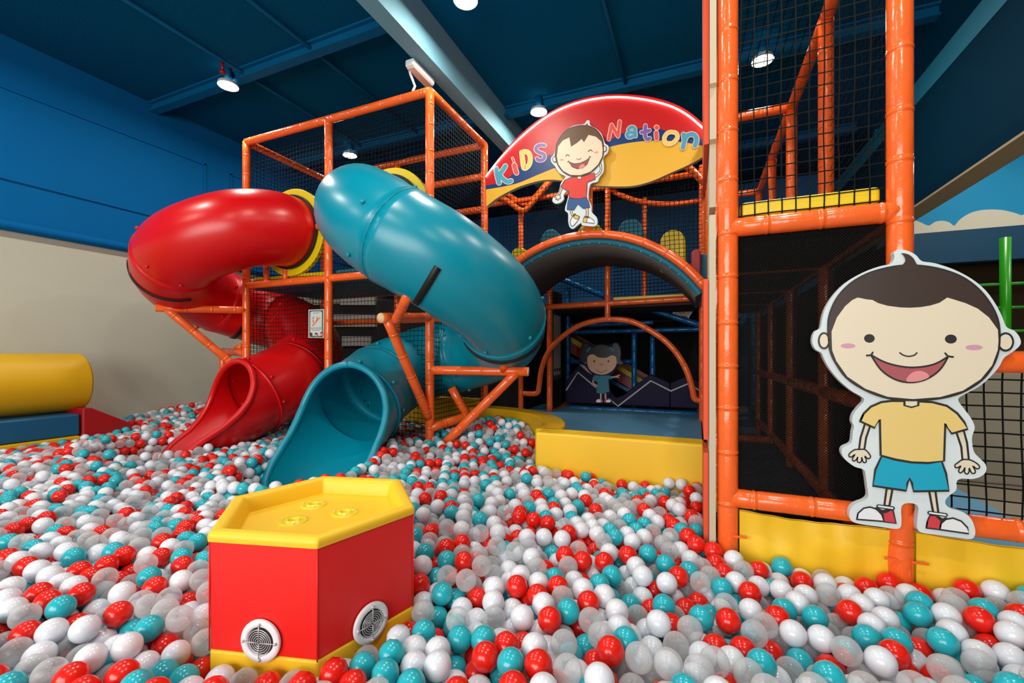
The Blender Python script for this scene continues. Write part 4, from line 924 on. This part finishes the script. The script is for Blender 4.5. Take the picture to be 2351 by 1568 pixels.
vv = [(XL+.02, y, z) for y, z in pr]+[(-5.50, y, z) for y, z in pr]
o = obj('foam_wedge', vv, [(0, 1, 2, 3), (7, 6, 5, 4), (0, 4, 5, 1), (1, 5, 6, 2), (2, 6, 7, 3), (3, 7, 4, 0)], M_rvd); bevel(o, .015); tag(o, 'dark red foam wedge sloping down from the blue block into the balls', 'foam wedge')

# ---------------------------------------------------------------- hexagonal air box
def rd(r, d, z=0): return Vector((r*ca-d*sa, r*sa+d*ca, z))
HC = (-.663, 1.513); HS = .335
HX = thing('hexagonal_ball_box', rd(*HC, .12), 'red hexagonal padded air table with yellow rimmed top standing in the balls', 'air table')
def hexpts(s, z, ph=-68): return [rd(HC[0]+s*math.cos(R(ph+60*k)), HC[1]+s*math.sin(R(ph+60*k)), z) for k in range(6)]
ztop = CZ-.508; zbot = CZ-.852
def hexprism(name, s0, z0, s1, z1, m, label=None, bev=.012, parent=HX):
    vv = hexpts(s0, z0)+hexpts(s1, z1); ff = [tuple(range(5, -1, -1)), tuple(range(6, 12))]+[(k, (k+1) % 6, (k+1) % 6+6, k+6) for k in range(6)]
    o = obj(name, vv, ff, m, parent, label=label); bevel(o, bev, 4); return o
vs = hexpts(HS-.004, zbot)+hexpts(HS, ztop-.022)+hexpts(HS-.02, ztop-.022)+hexpts(HS-.02, zbot)
bevel(obj('side_cover', vs, [(6*j+k, 6*j+(k+1) % 6, (6*j+6) % 24+(k+1) % 6, (6*j+6) % 24+k) for j in range(4) for k in range(6)], M_rv, HX, label='red vinyl side cover'), .010, 3)
hexprism('base_skirt', HS-.002, .125, HS-.002, zbot+.001, M_yv, 'yellow base band', .008)
# top: rim ring and sunken plate
vs = []; fs = []
prof = [(HS+.004, -.030), (HS+.006, -.014), (HS-.002, -.003), (HS-.022, 0), (HS-.042, -.005), (HS-.052, -.02), (HS-.060, -.058)]
for s_, dz in prof: vs += hexpts(s_, ztop+dz)
for j in range(len(prof)-1):
    for k in range(6): fs.append((6*j+k, 6*j+(k+1) % 6, 6*j+6+(k+1) % 6, 6*j+6+k))
o = obj('padded_rim', vs, fs, M_yv, HX, label='yellow padded rim'); bevel(o, .006, 3)
hexprism('top_plate', HS-.052, ztop-.08, HS-.052, ztop-.058, M_yv, 'yellow sunken top', .002)
# stitched seam along the near corner
for k in range(6):
    p = hexpts(HS-.0015, 0)[k]; b = MB(); b.sweep([(p[0], p[1], zbot), (p[0], p[1], ztop-.02)], .0022, 6); b.build('corner_seam', M_rv, HX, True)
# three air outlets
def outlet(c, nm):
    vs = []; fs = []; pr = [(.046, 0), (.044, .004), (.034, .004), (.030, .001), (.026, .001), (.022, .008), (.017, .008), (.013, -.004), (.012, -.03)]
    N = 32
    for rr, dz in pr:
        for k in range(N): a = 2*math.pi*k/N; vs.append((c[0]+rr*math.cos(a), c[1]+rr*math.sin(a), c[2]+dz))
    for j in range(len(pr)-1):
        for k in range(N): fs.append((j*N+k, j*N+(k+1) % N, (j+1)*N+(k+1) % N, (j+1)*N+k))
    o = obj('air_outlet', vs, fs, mat('outlet_yellow', (240, 214, 40), .3), HX, True, label='round yellow air outlet')
    for a in (200, 320, 60):
        b = MB(); b.ball((c[0]+.037*math.cos(R(a)), c[1]+.037*math.sin(R(a)), c[2]+.005), .0032, 8); b.build('screw', M_metal, o, True)
for px, py in ((720, 1160), (792, 1178), (674, 1197)): outlet(P(px, py, Z=ztop-.058-CZ), 'o')
# fan grilles on the two near faces
def grille(fk, u, zc, rad):
    a, b_ = hexpts(HS, 0)[fk], hexpts(HS, 0)[(fk+1) % 6]; e = (b_-a).normalized(); nrm = Vector((e.y, -e.x, 0))
    if nrm.dot(a-rd(*HC, 0)) < 0: nrm = -nrm
    c = a+(b_-a)*u + nrm*.002; c.z = zc
    def pt(r, ang, h): return c+e*(r*math.cos(ang))+Vector((0, 0, 1))*(r*math.sin(ang))+nrm*h
    N = 40; vs = []; fs = []; pr = [(rad, 0), (rad, .005), (rad*.97, .008), (rad*.72, .009), (rad*.67, .006), (rad*.64, 0.001)]
    for rr, h in pr:
        for k in range(N): vs.append(pt(rr, 2*math.pi*k/N, h))
    for j in range(len(pr)-1):
        for k in range(N): fs.append((j*N+k, j*N+(k+1) % N, (j+1)*N+(k+1) % N, (j+1)*N+k))
    vn = obj('fan_vent', vs, fs, M_wh, HX, True, label='white round fan vent ring')
    vs = [pt(rad*.66, 2*math.pi*k/N, .001) for k in range(N)]+[pt(rad*.66, 2*math.pi*k/N, -.0015) for k in range(N)]
    obj('fan_opening', vs, [tuple(range(N)), tuple(range(2*N-1, N-1, -1))]+[(k, (k+1) % N, (k+1) % N+N, k+N) for k in range(N)], mat('fan_grey', (38, 40, 44), .5), vn)
    b = MB()
    for q in range(1, 7):
        rr = rad*.64*q/6.6; b.sweep([pt(rr, 2*math.pi*k/28, .010) for k in range(29)], .0012, 6, cap=False)
    for ang in (R(90), R(0), R(180), R(270)): b.sweep([pt(.002, ang, .0125), pt(rad*.8, ang, .012)], .0013, 6)
    b.build('wire_grille', M_metal, vn, True)
    for ang in (90, 0, 180, 270):
        b = MB(); b.ball(pt(rad*.82, R(ang), .011), .0045, 10); b.build('screw', M_metal, vn, True)
grille(5, .50, CZ-.805, .060)
grille(0, .50, CZ-.822, .060)

# ---------------------------------------------------------------- balls
RB = .0378
def Hs(x, y):
    h = .335 - .012*np.clip(x+.3, 0, 1)
    h = h + .17*np.exp(-((x+1.75)**2/.35+(y-3.9)**2/.25))
    h = h + .16*np.exp(-((x+6.1)**2/.30))*np.clip((y-2.7)/.9, 0, 1)
    h = h + .035*np.sin(x*2.1+1)*np.sin(y*2.7)
    h = h - .05*np.exp(-((x+.2)**2/.3+(y-2.8)**2/.15)) + .05*np.exp(-((x+.95)**2/.12+(y-2.75)**2/.12))
    h = h - .035*np.exp(-((x+.72)**2/.06+(y-1.12)**2/.06))
    h = h - .085*np.exp(-((x+4.0)**2/.16+(y-2.15)**2/.12)) - .06*np.exp(-((x+2.45)**2/.14+(y-2.2)**2/.10))
    return h
def hexd(x, y):
    c = rd(*HC, 0); best = None
    ns = []
    for k in range(6):
        m_ = (hexpts(HS, 0)[k]+hexpts(HS, 0)[(k+1) % 6])/2-c; ap = math.hypot(m_.x, m_.y); ns.append((m_.x/ap, m_.y/ap, ap))
    D = np.stack([(x-c.x)*a+(y-c.y)*b-ap for a, b, ap in ns]); i = D.argmax(0); n = np.array([(a, b) for a, b, _ in ns])
    return D.max(0), n[i, 0], n[i, 1]
AAB = [(.035, 9, YR-.03, 20), (-1.09, .045, 3.0, 20), (-4.9, -2.2, 4.45, 20), (-7, -5.52, -9, 2.27), (-7, -5.52, 2.2, 2.75)]
def usable(x, y):
    d = -x*sa+y*ca; r = x*ca+y*sa
    ok = (d > .72) & (np.abs(r/d) < 1.62) & (x > XL+RB) & (y < 7.2) & (x < 3.2)
    for x0, x1, y0, y1 in AAB: ok &= ~((x > x0) & (x < x1) & (y > y0) & (y < y1))
    ok &= ~((x > -2.15) & (y > 3.15) & (np.hypot(x+2.15, y-3.15) > 1.0-RB))
    ok &= ~((x > -2.15) & (x < -1.0) & (y > 4.1))
    ok &= hexd(x, y)[0] > RB*.5
    return ok
pts = []
sp = .078
for k in range(3):
    gx, gy = np.meshgrid(np.arange(XL, 3.2, sp), np.arange(.1, 7.2, sp*.9)); gx = gx+(np.arange(gx.shape[0]) % 2)[:, None]*sp/2+k*.031; gy = gy+k*.02
    x = gx.ravel()+np.random.uniform(-.022, .022, gx.size); y = gy.ravel()+np.random.uniform(-.022, .022, gx.size)
    ok = usable(x, y) & (np.random.rand(x.size) > (.30 if k == 0 else .02)); x, y = x[ok], y[ok]
    z = Hs(x, y)-RB+.012-k*.064+np.random.uniform(-.012, .012, x.size)
    pts.append(np.stack([x, y, z], 1))
X = np.concatenate(pts); low = np.concatenate([np.full(len(p), k) for k, p in enumerate(pts)])
posts = [VA, VB, VC, (X5, YR), (X6, YR), (X7, YR), (VA[0], Y1)]
chs = np.array([tuple(c) for c in tch[::2]]+[tuple(c) for c in rch[::2]]+[p for p in tpath[-14::2]]+[p for p in rpath[-14::2]])
braces = np.array([tuple(Vector(e2).lerp(Vector(P(995, 1045, D=4.0)), k/30)) for k in range(31)])
def collide(X):
    x, y, z = X[:, 0], X[:, 1], X[:, 2]
    D, nx, ny = hexd(x, y); m_ = D < RB+.004
    x += np.where(m_, nx*(RB+.004-D), 0); y += np.where(m_, ny*(RB+.004-D), 0)
    for x0, x1, y0, y1 in AAB:
        a, b, c, d = x-(x0-RB), (x1+RB)-x, y-(y0-RB), (y1+RB)-y; ins = (a > 0) & (b > 0) & (c > 0) & (d > 0)
        q = np.stack([a, b, c, d]); i = q.argmin(0)
        x -= np.where(ins & (i == 0), a, 0); x += np.where(ins & (i == 1), b, 0); y -= np.where(ins & (i == 2), c, 0); y += np.where(ins & (i == 3), d, 0)
    rr = np.hypot(x+2.15, y-3.15); m_ = (x > -2.15) & (y > 3.15) & (rr > 1.0-RB); f = np.where(m_, (1.0-RB)/np.maximum(rr, 1e-6), 1); x[:] = -2.15+(x+2.15)*f; y[:] = 3.15+(y-3.15)*f
    np.maximum(x, XL+RB, out=x)
    for px_, py_ in posts:
        dx, dy = x-px_, y-py_; d_ = np.hypot(dx, dy)+1e-6; m_ = d_ < RB+.043; x += np.where(m_, dx/d_*(RB+.043-d_), 0); y += np.where(m_, dy/d_*(RB+.043-d_), 0)
    for c in chs:
        dv = X-c; d_ = np.linalg.norm(dv, axis=1)+1e-6; m_ = d_ < RT+.02+RB
        if m_.any():
            X[m_] += dv[m_]/d_[m_, None]*((RT+.02+RB-d_[m_])*.6)[:, None]
    for c in braces:
        dv = X-c; d_ = np.linalg.norm(dv, axis=1)+1e-6; m_ = d_ < .041+RB
        if m_.any(): X[m_] += dv[m_]/d_[m_, None]*(.041+RB-d_[m_])[:, None]
def pairs(X, cut):
    cs = cut; ix = np.floor((X-X.min(0))/cs).astype(np.int64)+1; NX, NY = ix[:, 0].max()+3, ix[:, 1].max()+3
    key = ix[:, 0]+ix[:, 1]*NX+ix[:, 2]*NX*NY; order = np.argsort(key); sk = key[order]; I = []; J = []
    idx = np.arange(len(X))
    for dz in (-1, 0, 1):
        for dy in (-1, 0, 1):
            tk = key+dy*NX+dz*NX*NY
            lo = np.searchsorted(sk, tk-1, 'left'); hi = np.searchsorted(sk, tk+1, 'right'); mx_ = (hi-lo).max()
            for q in range(mx_):
                m_ = lo+q < hi; a = idx[m_]; b = order[(lo+q)[m_]]; g = a < b; a, b = a[g], b[g]
                d = np.linalg.norm(X[a]-X[b], axis=1) < cut; I.append(a[d]); J.append(b[d])
    return np.concatenate(I), np.concatenate(J)
ITER = 70
for it in range(ITER):
    if it % 3 == 0: I, J = pairs(X, 2*RB+.012)
    if it < ITER-12: X[:, 2] -= .0022
    dv = X[I]-X[J]; d_ = np.linalg.norm(dv, axis=1)+1e-9; ov = np.clip(2*RB-d_, 0, None)*.5*.9
    mv = dv/d_[:, None]*ov[:, None]
    acc = np.zeros_like(X); cnt = np.zeros(len(X))
    hit = ov > 0
    np.add.at(acc, I[hit], mv[hit]); np.add.at(acc, J[hit], -mv[hit])
    X += acc*.75
    zf = Hs(X[:, 0], X[:, 1])-.175+RB; X[:, 2] = np.maximum(X[:, 2], zf)
    collide(X)
keep = (X[:, 2] > .12) & (X[:, 2] < Hs(X[:, 0], X[:, 1])+.12)
X = X[keep]; NB = len(X); print('balls', NB)
colr = np.random.choice(4, NB, p=[.29, .28, .24, .19])   # white, clear, red, teal
M_bw = mat('ball_white', (222, 226, 234), .22); M_br = mat('ball_red', (228, 34, 22), .2); M_bt = mat('ball_teal', (40, 176, 190), .2)
def clear_mat():
    m = bpy.data.materials.new('ball_clear'); m.use_nodes = True; nt = m.node_tree; N = nt.nodes; L = nt.links
    b = N['Principled BSDF']; b.inputs['Base Color'].default_value = (.78, .79, .80, 1); b.inputs['Roughness'].default_value = .16
    tr = N.new('ShaderNodeBsdfTransparent'); tr.inputs[0].default_value = (.93, .95, .96, 1)
    lw_ = N.new('ShaderNodeLayerWeight'); lw_.inputs[0].default_value = .35
    mr = N.new('ShaderNodeMapRange'); mr.inputs[1].default_value = 0; mr.inputs[2].default_value = 1; mr.inputs[3].default_value = .22; mr.inputs[4].default_value = .70
    mx = N.new('ShaderNodeMixShader'); L.new(lw_.outputs['Facing'], mr.inputs[0]); L.new(mr.outputs[0], mx.inputs[0]); L.new(tr.outputs[0], mx.inputs[1]); L.new(b.outputs[0], mx.inputs[2]); L.new(mx.outputs[0], N['Material Output'].inputs[0])
    return m
M_bc = clear_mat(); BM = [M_bw, M_bc, M_br, M_bt]; BN = ['white', 'clear', 'red', 'teal']
# visible size in the picture -> the 300 largest are objects of their own
r_ = X[:, 0]*ca+X[:, 1]*sa; d_ = -X[:, 0]*sa+X[:, 1]*ca; u = (CX+F*r_/d_)/4; v = (HY-F*(X[:, 2]-CZ)/d_)/4; s_ = F*RB/d_/4
buf = np.full((392, 588), -1, int); order = np.argsort(-(r_**2+d_**2))
for i in order:
    if not (-20 < u[i] < 608 and -20 < v[i] < 412): continue
    sx = s_[i]*(1+.25*((r_[i]/d_[i])**2)); x0, x1, y0, y1 = int(max(0, u[i]-sx)), int(min(587, u[i]+sx))+1, int(max(0, v[i]-s_[i])), int(min(391, v[i]+s_[i]))+1
    if x1 <= x0 or y1 <= y0: continue
    yy, xx = np.mgrid[y0:y1, x0:x1]; m_ = ((xx+.5-u[i])/sx)**2+((yy+.5-v[i])/s_[i])**2 < 1; buf[y0:y1, x0:x1][m_] = i
# pixels hidden by the hexagonal box do not count
buf[305:392, 120:238] = -1
cnt = np.bincount(buf[buf >= 0], minlength=NB); big = np.argsort(-cnt)[:300]
def uvsphere(name, n, m):
    b = MB(); b.ball((0, 0, 0), RB, n); me = bpy.data.meshes.new(name); me.from_pydata(b.v, [], b.f); me.polygons.foreach_set('use_smooth', [True]*len(me.polygons)); me.materials.append(m); return me
sph = [uvsphere('pit_ball_mesh_'+BN[k], 36, BM[k]) for k in range(4)]
PXY = np.stack([u*4, v*4], 1)
def zone(i):
    x, y = PXY[i]
    if x < 480: return 'in the foreground left of the hexagonal red box'
    if x < 960 and y > 1380: return 'at the foot of the hexagonal red box'
    if x < 1300: return 'in the foreground just right of the hexagonal red box'
    if x < 1680: return 'in the middle foreground before the long yellow pit wall'
    return 'in the right foreground before the yellow skirt panels'
desc = ['glossy white plastic ball', 'clear see-through plastic ball', 'glossy red plastic ball', 'glossy teal plastic ball']
for i in big:
    k = colr[i]; o = bpy.data.objects.new('pit_ball', sph[k]); COL.objects.link(o); o.location = X[i]
    z_ = zone(i); tag(o, desc[k]+' '+z_, 'ball', BN[k]+' pit balls '+z_)
isb = np.zeros(NB, bool); isb[big] = True
rest = np.where(~isb)[0]
bmi = bmesh.new(); bmesh.ops.create_icosphere(bmi, subdivisions=3, radius=RB); bmi.verts.ensure_lookup_table()
sv = np.array([v_.co[:] for v_ in bmi.verts]); sf = np.array([[v_.index for v_ in f_.verts] for f_ in bmi.faces]); bmi.free()
bmi = bmesh.new(); bmesh.ops.create_icosphere(bmi, subdivisions=2, radius=RB)
sv2 = np.array([v_.co[:] for v_ in bmi.verts]); sf2 = np.array([[v_.index for v_ in f_.verts] for f_ in bmi.faces]); bmi.free()
vis = cnt > 0; dist = np.hypot(r_, d_)
sets = [(rest[vis[rest] & (dist[rest] < 2.6)], sv, sf), (rest[~(vis[rest] & (dist[rest] < 2.6))], sv2, sf2)]
VV = []; FF = []; MI = []; off = 0
for ids, a, f_ in sets:
    VV.append((X[ids][:, None, :]+a[None]).reshape(-1, 3)); FF.append((f_[None]+(np.arange(len(ids))*len(a))[:, None, None]+off).reshape(-1, 3)); MI.append(np.repeat(colr[ids], len(f_))); off += len(ids)*len(a)
VV = np.concatenate(VV); FF = np.concatenate(FF); MI = np.concatenate(MI)
me = bpy.data.meshes.new('ball_pit_fill'); me.vertices.add(len(VV)); me.vertices.foreach_set('co', VV.astype(np.float32).ravel())
me.loops.add(FF.size); me.loops.foreach_set('vertex_index', FF.astype(np.int32).ravel()); me.polygons.add(len(FF)); me.polygons.foreach_set('loop_start', np.arange(0, FF.size, 3, dtype=np.int32))
try: me.polygons.foreach_set('loop_total', np.full(len(FF), 3, dtype=np.int32))
except Exception: pass
for m_ in BM: me.materials.append(m_)
me.polygons.foreach_set('material_index', MI.astype(np.int32)); me.polygons.foreach_set('use_smooth', np.ones(len(FF), bool)); me.update(); me.validate()
o = bpy.data.objects.new('pit_balls', me); COL.objects.link(o)
tag(o, 'mass of white, clear, red and teal plastic balls filling the rest of the pit', 'balls', kind='stuff')
